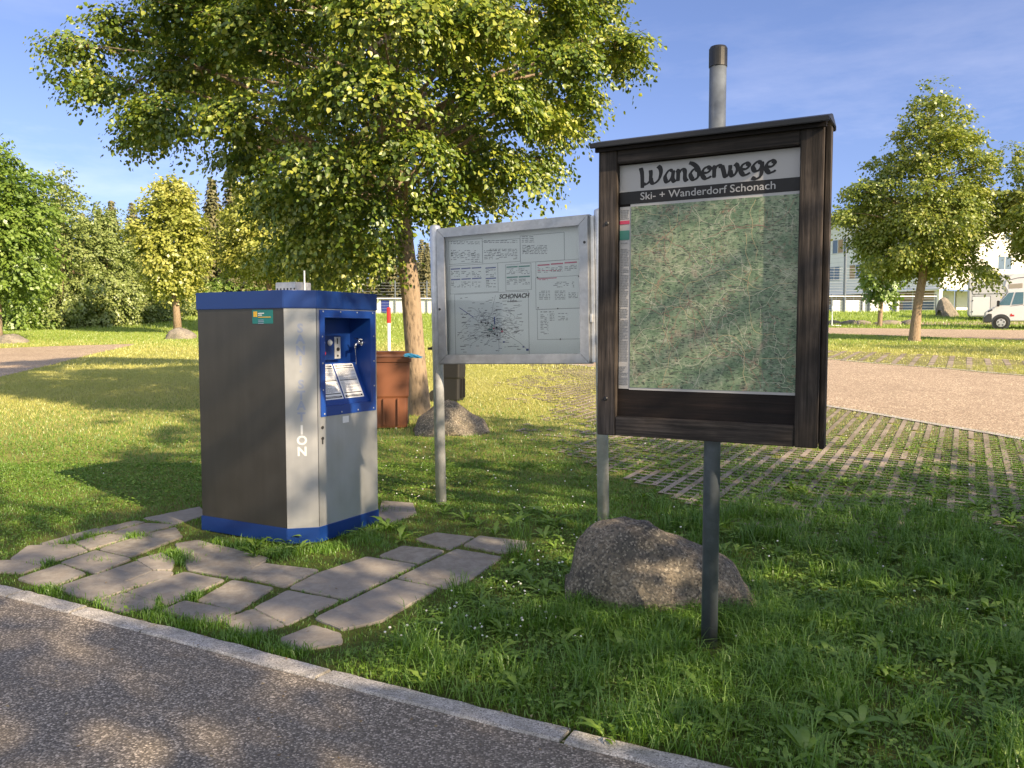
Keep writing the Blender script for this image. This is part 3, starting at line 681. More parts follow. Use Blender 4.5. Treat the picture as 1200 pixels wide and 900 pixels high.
# ================================================================== WOODEN MAP BOARD ON A SINGLE POST
PB = gp(831, 757)
board = empty('map_board', (PB.x, PB.y, PB.z), R(-29)); tag(board, 'dark weathered wooden hiking map board on one grey pipe post, titled Wanderwege', 'map board')
YF = -0.10                       # front plane in local coordinates
def loc_of(w): 
    d = w - Vector((PB.x, PB.y, PB.z)); return Vector((d.dot(GXD), d.dot(GYD), d.z))
def on_board(px, py, yl):        # picture point to local coordinates on the plane y = yl
    r_ = ray(px, py); c = Vector((0, 0, EYE)); d = loc_of(c); rl = Vector((r_.dot(GXD), r_.dot(GYD), r_.z)); s = (yl - d.y)/rl.y
    return d + rl*s
bl = on_board(699.5, 510, YF); tl = on_board(699.5, 171, YF); br = on_board(957, 525, YF); tr_ = on_board(957, 143, YF)
X0, X1 = bl.x, br.x; ZB = (bl.z+br.z)/2; ZT = (tl.z+tr_.z)/2
print('board', X0, X1, bl.z, br.z, tl.z, tr_.z)
TH = 0.13; SW = on_board(935, 300, YF).x; SWL = on_board(722, 300, YF).x
mb = MB(); mb.box((X0, YF, ZB), (SWL, YF+0.035, ZT)); stile = mb.build('frame_post', M['wood_v'], board, bevel=0.004)
mb = MB(); mb.box((SW, YF, ZB), (X1, YF+0.035, ZT)); stile2 = mb.build('frame_post', M['wood_v'], board, bevel=0.004)
RT = 0.09; RB = 0.095
mb = MB(); mb.box((SWL+0.001, YF+0.003, ZT-RT), (SW-0.001, YF+0.034, ZT-0.001)); mb.build('frame_rail', M['wood_h'], board, bevel=0.004)
mb = MB(); mb.box((SWL+0.001, YF+0.003, ZB+0.001), (SW-0.001, YF+0.034, ZB+RB)); mb.build('frame_rail', M['wood_h'], board, bevel=0.004)
mb = MB(); mb.box((X0+0.003, YF+0.036, ZB+0.012), (X0+0.03, YF+TH, ZT)); mb.build('case_side', M['wood_v'], board, bevel=0.003); mb = MB(); mb.box((X1-0.03, YF+0.036, ZB+0.012), (X1-0.003, YF+TH, ZT)); mb.build('case_side', M['wood_v'], board, bevel=0.003)
mb = MB(); mb.box((X1-0.001, YF+0.05, ZB-0.008), (X1+0.022, YF+TH-0.02, ZT-0.01)); mb.build('side_batten', M['wood_v'], board, bevel=0.004)
mb = MB(); mb.box((X0+0.031, YF+0.036, ZB+0.012), (X1-0.031, YF+TH, ZB+0.035)); mb.build('case_floor', M['wood_h'], board)
YP = YF+0.040
mb = MB(); mb.box((X0+0.031, YP, ZB+0.036), (X1-0.031, YP+0.012, ZT-0.002)); back_ = mb.build('back_panel', M['wood_dark'], board)
mb = MB(); mb.box((X0+0.031, YF+TH-0.012, ZB+0.036), (X1-0.031, YF+TH-0.001, ZT-0.002)); mb.build('rear_panel', M['wood_h'], board)
# small gable cap
mb = MB(); xo0, xo1 = X0-0.03, X1+0.025
mb.prism([(xo0, YF-0.045, ZT-0.014), (xo0, YF-0.045, ZT+0.008), (xo0, YF+TH/2, ZT+0.040), (xo0, YF+TH+0.045, ZT+0.008), (xo0, YF+TH+0.045, ZT-0.014), (xo0, YF+TH+0.03, ZT-0.014), (xo0, YF+TH+0.03, ZT+0.001), (xo0, YF-0.03, ZT+0.001), (xo0, YF-0.03, ZT-0.014)], lift=(xo1-xo0, 0, 0))
mb.build('roof_cap', M['roofcap'], board, bevel=0.003)
# fascia under the cap
mb = MB(); mb.box((X0-0.012, YF-0.018, ZT-0.03), (X1+0.012, YF-0.001, ZT)); mb.build('fascia', M['wood_dark'], board)
# title sheet, band, map, legend (flat sheets on the back panel)
def bz(px, py): return on_board(px, py, YP).z
tx0 = on_board(726.5, 200, YP).x; tx1 = SW+0.02
zt1 = bz(800, 187)+0.0; zt0 = (bz(727, 226)+bz(934, 208))/2
zb0 = (bz(727, 240)+bz(934, 223.5))/2; zm1 = (bz(727, 244)+bz(930, 227))/2; zm0 = (bz(727, 457.5)+bz(929, 462))/2
mb = MB(); flat(mb, tx0, tx1, zt0, zt1, YP-0.0005); ti = mb.build('title_sheet', M['faded'], back_)
mb = MB(); flat(mb, tx0+0.004, tx1, zb0, zt0+0.001, YP-0.0025); bn = mb.build('title_band', M['ink'], back_)
lx = on_board(739, 350, YP).x
mb = MB(); flat(mb, lx-0.004, tx1, zm0, zb0-0.001, YP-0.0005); sheet_ = mb.build('map_border', M['faded'], back_)
mb = MB(); flat(mb, lx, tx1-0.006, zm0+0.012, zm1, YP-0.0022); hm = mb.build('hiking_map', M['map'], back_)
# printed roads, trails, villages and name ticks of the map
random.seed(77); mx0, mx1, mz0, mz1 = lx+0.01, tx1-0.03, zm0+0.02, zm1-0.01
pr_ = MB(); lift_ = [0.0]
def mq(x0, x1, z0, z1, mi):
    lift_[0] += 2e-7; y = YP-0.0038-lift_[0]; pr_.add([(x0, y, z0), (x1, y, z0), (x1, y, z1), (x0, y, z1)], [(0, 1, 2, 3)], mi)
def trail(x, z, a, n, w, mi, wob):
    for _ in range(n):
        a += random.gauss(0, wob); L_ = random.uniform(0.006, 0.016); x2, z2 = x+math.cos(a)*L_, z+math.sin(a)*L_
        if not (mx0 < x2 < mx1 and mz0 < z2 < mz1): break
        nx2, nz2 = -math.sin(a)*w/2, math.cos(a)*w/2; lift_[0] += 2e-7; y = YP-0.0036-lift_[0]
        pr_.add([(x-nx2, y, z-nz2), (x2-nx2, y, z2-nz2), (x2+nx2, y, z2+nz2), (x+nx2, y, z+nz2)], [(0, 1, 2, 3)], mi); x, z = x2, z2
for _ in range(46): trail(random.uniform(mx0, mx1), random.uniform(mz0, mz1), random.uniform(0, 6.28), random.randint(12, 60), 0.0012, 4, 0.35)
for _ in range(12): trail(random.uniform(mx0, mx1), random.uniform(mz0, mz1), random.uniform(0, 6.28), random.randint(25, 80), 0.0018, 2, 0.22)
for _ in range(16): trail(random.uniform(mx0, mx1), random.uniform(mz0, mz1), random.uniform(0, 6.28), random.randint(20, 60), 0.0018, 1, 0.30)
for cx_, cz_, s_, n_ in ((0.52, 0.70, 0.05, 90), (0.60, 0.52, 0.06, 110), (0.42, 0.73, 0.03, 40), (0.58, 0.22, 0.04, 50), (0.15, 0.80, 0.04, 40), (0.2, 0.35, 0.03, 25), (0.85, 0.35, 0.03, 25), (0.8, 0.75, 0.03, 25), (0.35, 0.45, 0.03, 25)):
    for _ in range(n_):
        x = mx0+(mx1-mx0)*cx_+random.gauss(0, s_*0.8); z = mz0+(mz1-mz0)*cz_+random.gauss(0, s_)
        if mx0 < x < mx1-0.01 and mz0 < z < mz1-0.01: mq(x, x+random.uniform(0.002, 0.007), z, z+random.uniform(0.002, 0.005), random.choice([1, 3, 0]))
for _ in range(420):
    x = random.uniform(mx0, mx1-0.03); z = random.uniform(mz0, mz1)
    for k in range(random.randint(2, 6)):
        w_ = random.uniform(0.003, 0.006); mq(x, x+w_, z, z+random.uniform(0.0022, 0.0036), 0); x += w_+0.0016
M['village'] = plain('village_red_print', (0.30, 0.17, 0.14), 0.5, 0, 0.2); M['trailw'] = plain('pale_path_print', (0.62, 0.60, 0.48), 0.5, 0, 0.1); M['roady'] = plain('yellow_road_print', (0.50, 0.42, 0.24), 0.5, 0, 0.1); M['block'] = plain('grey_block_print', (0.22, 0.22, 0.22), 0.5, 0, 0.1); M['name'] = plain('map_name_print', (0.10, 0.125, 0.10), 0.5, 0, 0.1)
pr_.build('map_print', [M['name'], M['village'], M['roady'], M['block'], M['trailw']], hm)
mb = MB(); flat(mb, SWL+0.003, lx-0.005, zm0+0.004, zb0-0.012, YP-0.0005); leg = mb.build('legend_strip', M['faded'], back_)
mb = MB(); z = zb0-0.03
flat(mb, SWL+0.004, lx-0.008, zb0-0.095, zb0-0.078, YP-0.0022, 1); flat(mb, SWL+0.004, lx-0.008, zb0-0.17, zb0-0.125, YP-0.0022, 2)
while z > zm0+0.02:
    if not (zb0-0.18 < z < zb0-0.07):
        x = SWL+0.008
        while x < lx-0.014:
            e = min(x+random.uniform(0.004, 0.018), lx-0.010); flat(mb, x, e, z, z+0.0028, YP-0.0022, 0); x = e+0.003
            if random.random() < 0.1: break
    z -= 0.0078 if random.random() > 0.06 else 0.03
mb.build('legend_print', [M['grey_ink'], M['crimson'], M['seagreen']], leg)
mb = MB()
tb0 = on_board(750.5, 230, YP).x; tb1 = on_board(909, 215, YP).x; hb = zt0-zb0
cu_ = MB(); text_bm('Ski- + Wanderdorf Schonach', 0.1, cu_, (0, 0, 0), (1, 0, 0), (0, 0, 1), (0, -1, 0))
w0 = max(v[0] for v in cu_.v); sz = hb*0.86
text_bm('Ski- + Wanderdorf Schonach', sz, mb, (tb0, YP-0.0038, zb0+hb*0.27), (1, 0, 0), (0, 0, 1), (0, -1, 0), squeeze=(tb1-tb0)/(w0*sz/0.1), thick=0.001, bold=0.0003)
mb.build('subtitle', M['faded'], bn)
# brush-lettered title
GL = {'W': (1.62, [[(.0, 1.42), (.1, .9), (.13, .0), (.13, -.28)], [(.13, .08), (.42, .02), (.66, .28), (.72, .75), (.70, 1.15)], [(.72, .5), (.80, .1), (1.02, .04), (1.30, .34), (1.42, .85), (1.36, 1.25), (1.20, 1.42)]]),
 'a': (.88, [[(.62, .92), (.34, .95), (.10, .50), (.20, .06), (.42, .14), (.62, .60), (.66, .95)], [(.66, .95), (.62, .3), (.72, .03), (.86, .12)]]),
 'n': (.86, [[(-.02, .92), (.10, .80), (.10, .02)], [(.12, .55), (.34, .93), (.55, .80), (.57, .25), (.66, .02), (.80, .10)]]),
 'd': (.80, [[(.60, .72), (.34, .88), (.08, .50), (.26, .04), (.56, .18), (.64, .62), (.50, 1.02), (.22, 1.32), (-.02, 1.42)]]),
 'e': (.74, [[(.10, .48), (.42, .50), (.58, .72), (.42, .94), (.16, .80), (.06, .40), (.22, .06), (.44, .04), (.66, .18)]]),
 'r': (.62, [[(-.02, .92), (.10, .80), (.10, .02)], [(.12, .60), (.28, .93), (.46, .95), (.56, .80)]]),
 'w': (1.12, [[(-.02, .95), (.08, .55), (.20, .06), (.38, .14), (.50, .55), (.52, .92)], [(.52, .5), (.62, .06), (.82, .14), (.98, .55), (.94, .85), (.80, .98)]]),
 'g': (.84, [[(.60, .86), (.36, .96), (.10, .66), (.20, .28), (.46, .30), (.62, .62), (.64, .92)], [(.66, .95), (.64, .2), (.54, -.22), (.28, -.36), (.02, -.24)]])}
mb = MB(); x = 0; tot = sum(GL[c][0] for c in 'Wanderwege') - 0.1
tx_a = on_board(751, 205, YP).x; tx_b = on_board(909, 195, YP).x; sx = (tx_b-tx_a)/tot; sz_ = (zt1-zt0)*0.44; zbase = zt0+(zt1-zt0)*0.23
NIB = 0.34; NA = R(38); lift = 0.0
for c in 'Wanderwege':
    w, strokes = GL[c]
    for st_ in strokes:
        P = smooth_line([Vector((a, b, 0)) for a, b in st_], 8); prev = None; sec = []
        for i, p in enumerate(P):
            d = (P[min(i+1, len(P)-1)]-P[max(i-1, 0)]); an = math.atan2(d.y, d.x); h = NIB/2*max(0.46, abs(math.sin(an-NA)))
            if i in (0, len(P)-1): h *= 0.75
            nn = Vector((-math.sin(an), math.cos(an), 0))*h; sec.append((p+nn, p-nn))
        for (a, b), (c2, d2) in zip(sec[:-1], sec[1:]):
            lift += 1e-6
            mb.add([(tx_a+(x+q.x)*sx, YP-0.0022-lift, zbase+q.y*sz_) for q in (a, b, d2, c2)], [(0, 1, 2, 3)])
    x += w
mb.build('title_lettering', M['ink'], ti)
mb = MB()
for xx, zz in ((X0+0.035, ZB+0.17), (X0+0.035, ZT-0.37)): mb.lathe([(0.011, 0), (0.009, 0.003), (0.004, 0.005)], 12, 0, (0, 0, 0))
mb = MB()
for xx, zz in ((X0+0.045, ZB+0.18), (X0+0.045, ZT-0.37)): mb = MB(); mb.tube([(xx, YF, zz), (xx, YF-0.004, zz)], [0.011, 0.007], 12); mb.build('bolt', M['black'], stile)
mb = MB(); mb.tube([(0, 0, -0.05), (0.0, 0, 2.9)], 0.0385, 24)
zpt = on_board(835, 68, 0.0).z
mb = MB(); mb.tube([(0, 0, -0.05), (0, 0, zpt-0.04)], 0.0385, 28); pp = mb.build('post', M['pipe'], board, smooth=False)
for p in pp.data.polygons: p.use_smooth = len(p.vertices) == 4
mb = MB(); mb.tube([(0, 0, zpt-0.045), (0, 0, zpt+0.035), (0, 0, zpt+0.045)], [0.0415, 0.0415, 0.036], 28); mb.build('post_cap', M['black'], board)

# ================================================================== ALUMINIUM NOTICE CASE ON TWO POSTS
PN = gp(517, 590)
nb = empty('notice_board', (PN.x, PN.y, PN.z), R(-28.5)); nb.rotation_euler = (0, R(-1.15), R(-28.5))
tag(nb, 'silver aluminium notice case with glass front and town map, on two round posts', 'notice board')
nx_ = Vector((math.cos(R(28.5)), -math.sin(R(28.5)), 0)); ny_ = Vector((math.sin(R(28.5)), math.cos(R(28.5)), 0))
rotl = Matrix.Rotation(R(-28.5), 3, 'Z') @ Matrix.Rotation(R(-1.15), 3, 'Y')
def on_nb(px, py, yl):
    inv = rotl.transposed(); d = inv @ (Vector((0, 0, EYE)) - Vector(PN)); r_ = inv @ ray(px, py); s = (yl-d.y)/r_.y; return d + r_*s
YN = -0.075
a1 = on_nb(515, 268.5, YN); a2 = on_nb(515, 427, YN); b1 = on_nb(689, 249, YN); b2 = on_nb(689, 426.5, YN)
print('case', a1, a2, b1, b2)
nx0, nx1 = 0.055, b1.x; nz0 = (a2.z+b2.z)/2; nz1 = (a1.z+b1.z)/2
for px_ in (0.0, nx1+0.06):
    mb = MB(); top = nz1+0.02; mb.tube([(px_, 0, -0.2), (px_, 0, top), (px_, 0, top+0.012), (px_, 0, top+0.02)], [0.043, 0.043, 0.038, 0.02], 24); po = mb.build('post', M['alu'], nb)
    for p in po.data.polygons: p.use_smooth = len(p.vertices) == 4
mb = MB(); mb.box((nx0, YN+0.02, nz0), (nx1, YN+0.075, nz0+0.02)); mb.box((nx0, YN+0.02, nz1-0.02), (nx1, YN+0.075, nz1)); mb.box((nx0, YN+0.02, nz0+0.02), (nx0+0.02, YN+0.075, nz1-0.02)); mb.box((nx1-0.02, YN+0.02, nz0+0.02), (nx1, YN+0.075, nz1-0.02)); mb.box((nx0+0.02, YN+0.066, nz0+0.02), (nx1-0.02, YN+0.0745, nz1-0.02))
case = mb.build('case', M['alu_frame'], nb, bevel=0.003)
mb = MB(); mb.box((nx1+0.001, YN+0.03, nz0+0.01), (nx1+0.03, YN+0.07, nz1-0.01)); mb.box((nx1+0.001, YN+0.012, nz0+0.3), (nx1+0.018, YN+0.03, nz0+0.36)); mb.build('side_bracket', M['alu'], nb, bevel=0.003)
mb = MB(); bw = 0.075; d0 = 0.006; A, B, C_, D_ = (nx0+d0, nz0+d0), (nx1-d0, nz0+d0), (nx1-d0, nz1-d0), (nx0+d0, nz1-d0)
inn = [(nx0+bw, nz0+bw), (nx1-bw, nz0+bw), (nx1-bw, nz1-bw), (nx0+bw, nz1-bw)]; outr = [A, B, C_, D_]
for i in range(4):
    j = (i+1) % 4; e = 0.0006
    q = [outr[i], outr[j], inn[j], inn[i]]; c = Vector((sum(p[0] for p in q)/4, sum(p[1] for p in q)/4)); q = [(c.x+(p[0]-c.x)*0.999, c.y+(p[1]-c.y)*0.994) for p in q]
    mb.prism([(p[0], YN, p[1]) for p in q], lift=(0, 0.018, 0))
df = mb.build('door_frame', M['alu_frame'], nb)
mb = MB(); mb.box((nx0+bw+0.001, YN+0.010, nz0+bw+0.001), (nx1-bw-0.001, YN+0.013, nz1-bw-0.001)); mb.build('glass_pane', M['pane'], df)
mb = MB(); mb.tube([(nx1-0.03, YN-0.0005, nz1-0.20), (nx1-0.03, YN-0.004, nz1-0.20)], 0.010, 12); mb.build('lock', M['black'], df); mb = MB(); mb.tube([(nx0+0.022, YN-0.0005, (nz0+nz1)/2-0.1), (nx0+0.022, YN-0.004, (nz0+nz1)/2-0.1)], 0.010, 12); mb.build('lock', M['black'], df)
YPp = YN+0.060; ix0, ix1, iz0, iz1 = nx0+0.03, nx1-0.03, nz0+0.03, nz1-0.03
mb = MB(); mb.box((ix0, YPp, iz0), (ix1, YPp+0.004, iz1)); bk = mb.build('pin_board', M['paper'], nb)
def fx(zx): return nx0+bw + (nx1-nx0-2*bw)*(zx-150)/(795-150)      # zoomed picture units to case units
def fzz(zy, zx): 
    top = 205 + (145-205)*(zx-150)/640; bot = 790; return nz1-bw - (nz1-nz0-2*bw)*(zy-top)/(bot-top)
def sheet_rect(mbx, x0, x1, y0, y1, lift, mi=0):
    xm = (x0+x1)/2; flat(mbx, fx(x0), fx(x1), fzz(y1, xm), fzz(y0, xm), YPp-lift, mi, 0.0006)
mats_n = [M['paper'], M['ink'], M['grey_ink'], M['navy'], M['seagreen'], M['crimson']]
def tiny(mbx, x0, x1, y0, y1, mi, step=7, lift=0.0022, dens=0.95, h=3.4, wl=(6, 22)):
    y = y0
    while y < y1:
        x = x0
        while x < x1:
            e = min(x1, x+random.uniform(*wl))
            if random.random() < dens: sheet_rect(mbx, x, e-2, y, y+h, lift, mi)
            x = e+random.uniform(1, 5)
        y += step
mp_ = MB(); sheet_rect(mp_, 178, 547, 478, 790, 0.0004, 2); sheet_rect(mp_, 180, 545, 480, 790, 0.001, 0)
for (x, y, w, h, m_) in [(378, 600, 5, 38, 3), (365, 636, 4, 32, 4), (350, 662, 18, 7, 4), (310, 622, 9, 9, 1), (332, 628, 8, 8, 1), (344, 628, 8, 8, 1), (385, 650, 10, 10, 1), (372, 655, 8, 8, 5), (376, 684, 8, 8, 1), (410, 658, 9, 9, 1), (412, 670, 10, 8, 5), (340, 690, 7, 7, 1), (350, 693, 7, 7, 1), (388, 690, 8, 8, 1), (420, 724, 9, 8, 3), (515, 750, 9, 7, 3), (532, 763, 12, 11, 3)]:
    sheet_rect(mp_, x, x+w, y, y+h, 0.0022, m_)
random.seed(5)
for _ in range(240):
    x = random.gauss(385, 62); y = random.gauss(650, 45)
    if 190 < x < 530 and 500 < y < 780: sheet_rect(mp_, x, x+random.uniform(1.5, 12), y, y+1.6, 0.0022, 2)
for _ in range(120):
    x = random.uniform(190, 510); y = random.uniform(500, 780); sheet_rect(mp_, x, x+random.uniform(6, 30), y, y+2.6, 0.0022, random.choice([1, 2, 2]))
def thin_path(pts, mi, w=1.6):
    for (xa, ya), (xb, yb) in zip(pts[:-1], pts[1:]):
        a = Vector((fx(xa), YPp-0.0024, fzz(ya, xa))); b = Vector((fx(xb), YPp-0.0024, fzz(yb, xb))); d = (b-a).normalized(); n_ = Vector((-d.z, 0, d.x))*w*0.0008
        mp_.add([a-n_, b-n_, b+n_, a+n_], [(0, 1, 2, 3)], mi)
thin_path([(203, 553), (235, 575), (276, 602)], 3, 3); thin_path([(388, 490), (375, 540), (368, 580), (352, 600), (345, 640)], 2, 1.6); thin_path([(215, 650), (260, 605), (310, 590), (360, 600), (430, 640), (500, 650)], 2, 1.6)
for _ in range(34):
    a_s = random.uniform(0, 6.28); x_s, y_s = random.gauss(385, 45), random.gauss(650, 35); pl = [(x_s, y_s)]
    for k in range(random.randint(4, 11)):
        a_s += random.gauss(0, 0.4); x_s += math.cos(a_s)*14; y_s += math.sin(a_s)*12
        if not (188 < x_s < 538 and 535 < y_s < 782): break
        pl.append((x_s, y_s))
    thin_path(pl, 2, 1.3)
thin_path([(300, 560), (330, 610), (380, 650), (440, 690), (500, 730), (535, 765)], 2, 1.8); thin_path([(240, 720), (300, 700), (350, 690), (420, 640)], 2, 1.3)
text_bm('SCHONACH', 0.046, mp_, (fx(405), YPp-0.0022, fzz(506, 465)), (1, 0, 0), (0, 0, 1), (0, -1, 0), italic=0.25, bold=0.0022, thick=0.0004, mi=1, squeeze=1.0)
text_bm('i. Schw.', 0.028, mp_, (fx(445), YPp-0.0022, fzz(525, 485)), (1, 0, 0), (0, 0, 1), (0, -1, 0), italic=0.3, bold=0.0006, thick=0.0004, mi=1)
mp_.build('town_map', mats_n, bk)
ad = MB(); sheet_rect(ad, 153, 327, 213, 332, 0.0007, 2); sheet_rect(ad, 155, 325, 215, 330, 0.001); tiny(ad, 165, 315, 222, 240, 2, 9); tiny(ad, 165, 315, 265, 320, 2, 9, dens=0.6)
for k in range(3): tiny(ad, 165+k*52, 185+k*52, 280, 300, 1, 10, dens=0.7, h=3)
ad.build('notice_sheet', mats_n, bk)
ad = MB(); sheet_rect(ad, 326, 512, 213, 328, 0.0007, 2); sheet_rect(ad, 328, 510, 215, 326, 0.001); tiny(ad, 335, 500, 215, 232, 2, 9); tiny(ad, 335, 500, 258, 312, 2, 8, dens=0.75); tiny(ad, 340, 480, 265, 290, 1, 12, dens=0.35, h=3)
ad.build('notice_sheet', mats_n, bk)
ad = MB(); sheet_rect(ad, 511, 717, 183, 322, 0.0007, 2); sheet_rect(ad, 513, 715, 185, 320, 0.001); tiny(ad, 520, 580, 195, 225, 2, 9); tiny(ad, 522, 640, 240, 285, 2, 8); tiny(ad, 525, 620, 245, 270, 1, 12, dens=0.3, h=3)
ad.build('notice_sheet', mats_n, bk)
ad = MB(); sheet_rect(ad, 155, 402, 336, 480, 0.0005, 2); sheet_rect(ad, 157, 400, 338, 478, 0.0008)
for yy in (352, 405):
    for k in range(3): sheet_rect(ad, 163+k*54, 211+k*54, yy+4-k*3, yy+10-k*3, 0.0022, 3); tiny(ad, 163+k*54, 211+k*54, yy+18, yy+44, 2, 8, dens=0.7); tiny(ad, 163+k*54, 190+k*54, yy+18, yy+34, 1, 10, dens=0.5, wl=(3, 8))
    sheet_rect(ad, 340, 392, yy-2, yy+4, 0.0022, 3); tiny(ad, 342, 392, yy+10, yy+46, 2, 8, dens=0.7); tiny(ad, 342, 365, yy+12, yy+32, 1, 10, dens=0.6, wl=(3, 8))
ad.build('notice_sheet', mats_n, bk)
ad = MB(); sheet_rect(ad, 438, 562, 333, 467, 0.0005, 2); sheet_rect(ad, 440, 560, 335, 465, 0.0008)
for yy in (345, 397):
    for k in range(2): sheet_rect(ad, 444+k*58, 498+k*58, yy-k*3, yy+7-k*3, 0.0022, 4); tiny(ad, 444+k*58, 498+k*58, yy+12, yy+42, 2, 8, dens=0.75); tiny(ad, 446+k*58, 475+k*58, yy+12, yy+28, 1, 9, dens=0.5, wl=(3, 8))
ad.build('notice_sheet', mats_n, bk)
ad = MB(); sheet_rect(ad, 583, 787, 316, 400, 0.0005, 2); sheet_rect(ad, 585, 785, 318, 398, 0.0008)
for k in range(3): sheet_rect(ad, 592+k*62, 648+k*62, 336-k*6, 343-k*6, 0.0022, 5); tiny(ad, 592+k*62, 648+k*62, 350-k*5, 376-k*5, 2, 8, dens=0.7)
tiny(ad, 592, 700, 366, 372, 5, 8); ad.build('notice_sheet', mats_n, bk)
ad = MB(); sheet_rect(ad, 581, 787, 398, 562, 0.0009, 2); sheet_rect(ad, 583, 785, 400, 560, 0.0012); sheet_rect(ad, 590, 680, 405, 409, 0.0024, 5); tiny(ad, 600, 640, 412, 416, 5, 8, 0.0024)
tiny(ad, 655, 760, 425, 450, 2, 8, 0.0024, 0.6); tiny(ad, 597, 650, 470, 515, 2, 8, 0.0024); tiny(ad, 670, 720, 470, 515, 2, 8, 0.0024); tiny(ad, 732, 775, 480, 512, 2, 8, 0.0024)
ad.build('notice_sheet', mats_n, bk)
ad = MB(); sheet_rect(ad, 586, 787, 561, 717, 0.0009, 2); sheet_rect(ad, 588, 785, 563, 715, 0.0012); tiny(ad, 602, 665, 575, 580, 1, 8, 0.0024); tiny(ad, 602, 640, 590, 690, 2, 8, 0.0024, 0.8); tiny(ad, 645, 668, 586, 620, 2, 8, 0.0024); tiny(ad, 684, 730, 584, 620, 2, 8, 0.0024, 0.7)
ad.build('notice_sheet', mats_n, bk)
ad = MB()
for x, y in ((592, 402), (780, 398), (592, 556), (683, 560), (785, 552), (693, 716)): 
    c = Vector((fx(x), YPp-0.0035, fzz(y, x))); ad.tube([c, c+Vector((0, -0.006, 0))], [0.006, 0.004], 8)
ad.build('pins', M['black'], bk)

# ================================================================== BOULDERS
def make_rock(name, c, sx, sy, sz, prof, seed, mat, label, rz=0.0, rough=0.06, sub=5, group=None):
    bm = bmesh.new(); bmesh.ops.create_icosphere(bm, subdivisions=sub, radius=1)
    so_ = Vector((seed*3.7, seed*1.3, seed*2.1))
    for v in bm.verts:
        p = v.co.copy(); n = noise.fractal(p*1.4+so_, 0.9, 2.0, 5); n2 = noise.fractal(p*6+so_, 0.8, 2.0, 4)
        cell = noise.voronoi(p*1.6+so_)[0][0]
        f = 1 + rough*2.0*n + rough*0.35*n2 - rough*(0.5-cell)*0.8
        q = Vector((math.copysign(abs(p.x)**0.78, p.x), math.copysign(abs(p.y)**0.85, p.y), math.copysign(abs(p.z)**(0.5 if sub == 5 else 0.7), p.z)))*f
        top = float(np.interp(q.x, [a for a, b in prof], [b for a, b in prof]))
        if sub == 5:
            xx = max(-0.999, min(0.999, p.x)); ny = p.y/math.sqrt(1-xx*xx+1e-4); body = (max(0.0, 1-ny*ny))**0.5
            zz = sz*top*body if p.z > 0 else -0.3*sz*abs(p.z)
            bulge = 0.55+0.45*min(1, max(0, 1-abs(p.z)))**0.3
            wd = sy*(0.55+0.45*(1-abs(xx)**3.0))*max(-1, min(1, ny))*(1-0.30*max(0, p.z)**2)
            v.co = Vector((xx*sx*(1+0.03*n)+0.006*n2, wd*(1+0.18*n)+0.006*n2, zz*(1+0.09*n+0.012*n2)+0.004*n2)); continue
        v.co = Vector((q.x*sx, q.y*sy, (q.z*sz*top) if q.z > 0 else q.z*sz*0.45))
    me = bpy.data.meshes.new(name); bm.to_mesh(me); bm.free(); me.materials.append(mat)
    for p in me.polygons: p.use_smooth = True
    o = bpy.data.objects.new(name, me); COL.objects.link(o); o.location = c; o.rotation_euler = (0, 0, rz)
    return tag(o, label, 'boulder', group)
_kp = [(-1, 0.10), (-0.96, 0.42), (-0.87, 0.72), (-0.70, 0.92), (-0.48, 0.98), (-0.2, 0.94), (0.15, 0.79), (0.5, 0.66), (0.75, 0.54), (0.90, 0.40), (0.97, 0.22), (1, 0.08)]
_xs = np.linspace(-1, 1, 81); _ys = np.interp(_xs, [a for a, b in _kp], [b for a, b in _kp]); _ys = np.convolve(np.pad(_ys, 3, 'edge'), np.ones(7)/7, 'valid'); PROF_B = list(zip(_xs.tolist(), _ys.tolist()))
bc = gp(779, 720)
make_rock('boulder', (bc.x-0.0, bc.y+0.22, bc.z+0.0), 0.51, 0.33, 0.50, PROF_B, 3, M['rock'], 'large lichen-grey boulder lying behind the pipe post of the wooden board', R(-5))
c = gp(527, 510); make_rock('boulder', (c.x, c.y+0.25, c.z), 0.46, 0.34, 0.42, [(-1, .15), (-.85, .5), (-.45, .9), (-.1, 1), (0.25, 0.92), (0.6, .6), (0.85, 0.42), (1, .15)], 8, M['rock'], 'grey boulder at the foot of the large linden tree', 0.2, 0.09)
c = gp(14, 402); make_rock('boulder', (c.x, c.y, c.z-0.05), 0.55, 0.5, 0.42, [(-1, .7), (0, 1), (1, .6)], 5, M['rock2'], 'small pale rounded boulder beside the trunk at the left edge', 0, 0.07, 4)
c = gp(213, 397); make_rock('boulder', (c.x, c.y, c.z-0.05), 0.62, 0.5, 0.52, [(-1, .5), (-.3, .95), (0, 1), (1, .5)], 6, M['rock2'], 'grey boulder in the meadow just left of the service cabinet', 0, 0.09, 4)
c = gp(222, 385); make_rock('boulder', (c.x+0.2, c.y+3, c.z), 0.7, 0.5, 0.75, [(-1, .7), (0, 1), (1, .8)], 7, M['rock2'], 'reddish-grey boulder behind the thin trunk of the yellow-green tree', 0, 0.09, 4)
c = at(1110, 370, 55); make_rock('boulder', (c.x, c.y, g(55)-0.1), 0.72, 0.55, 1.45, [(-1, .35), (-.9, .85), (-.6, 1.0), (-.2, .92), (0.2, 0.76), (0.6, .55), (.9, .32), (1, 0.15)], 4, M['rock2'], 'tall upright pale boulder in front of the school entrance', 0.35, 0.07, 5)
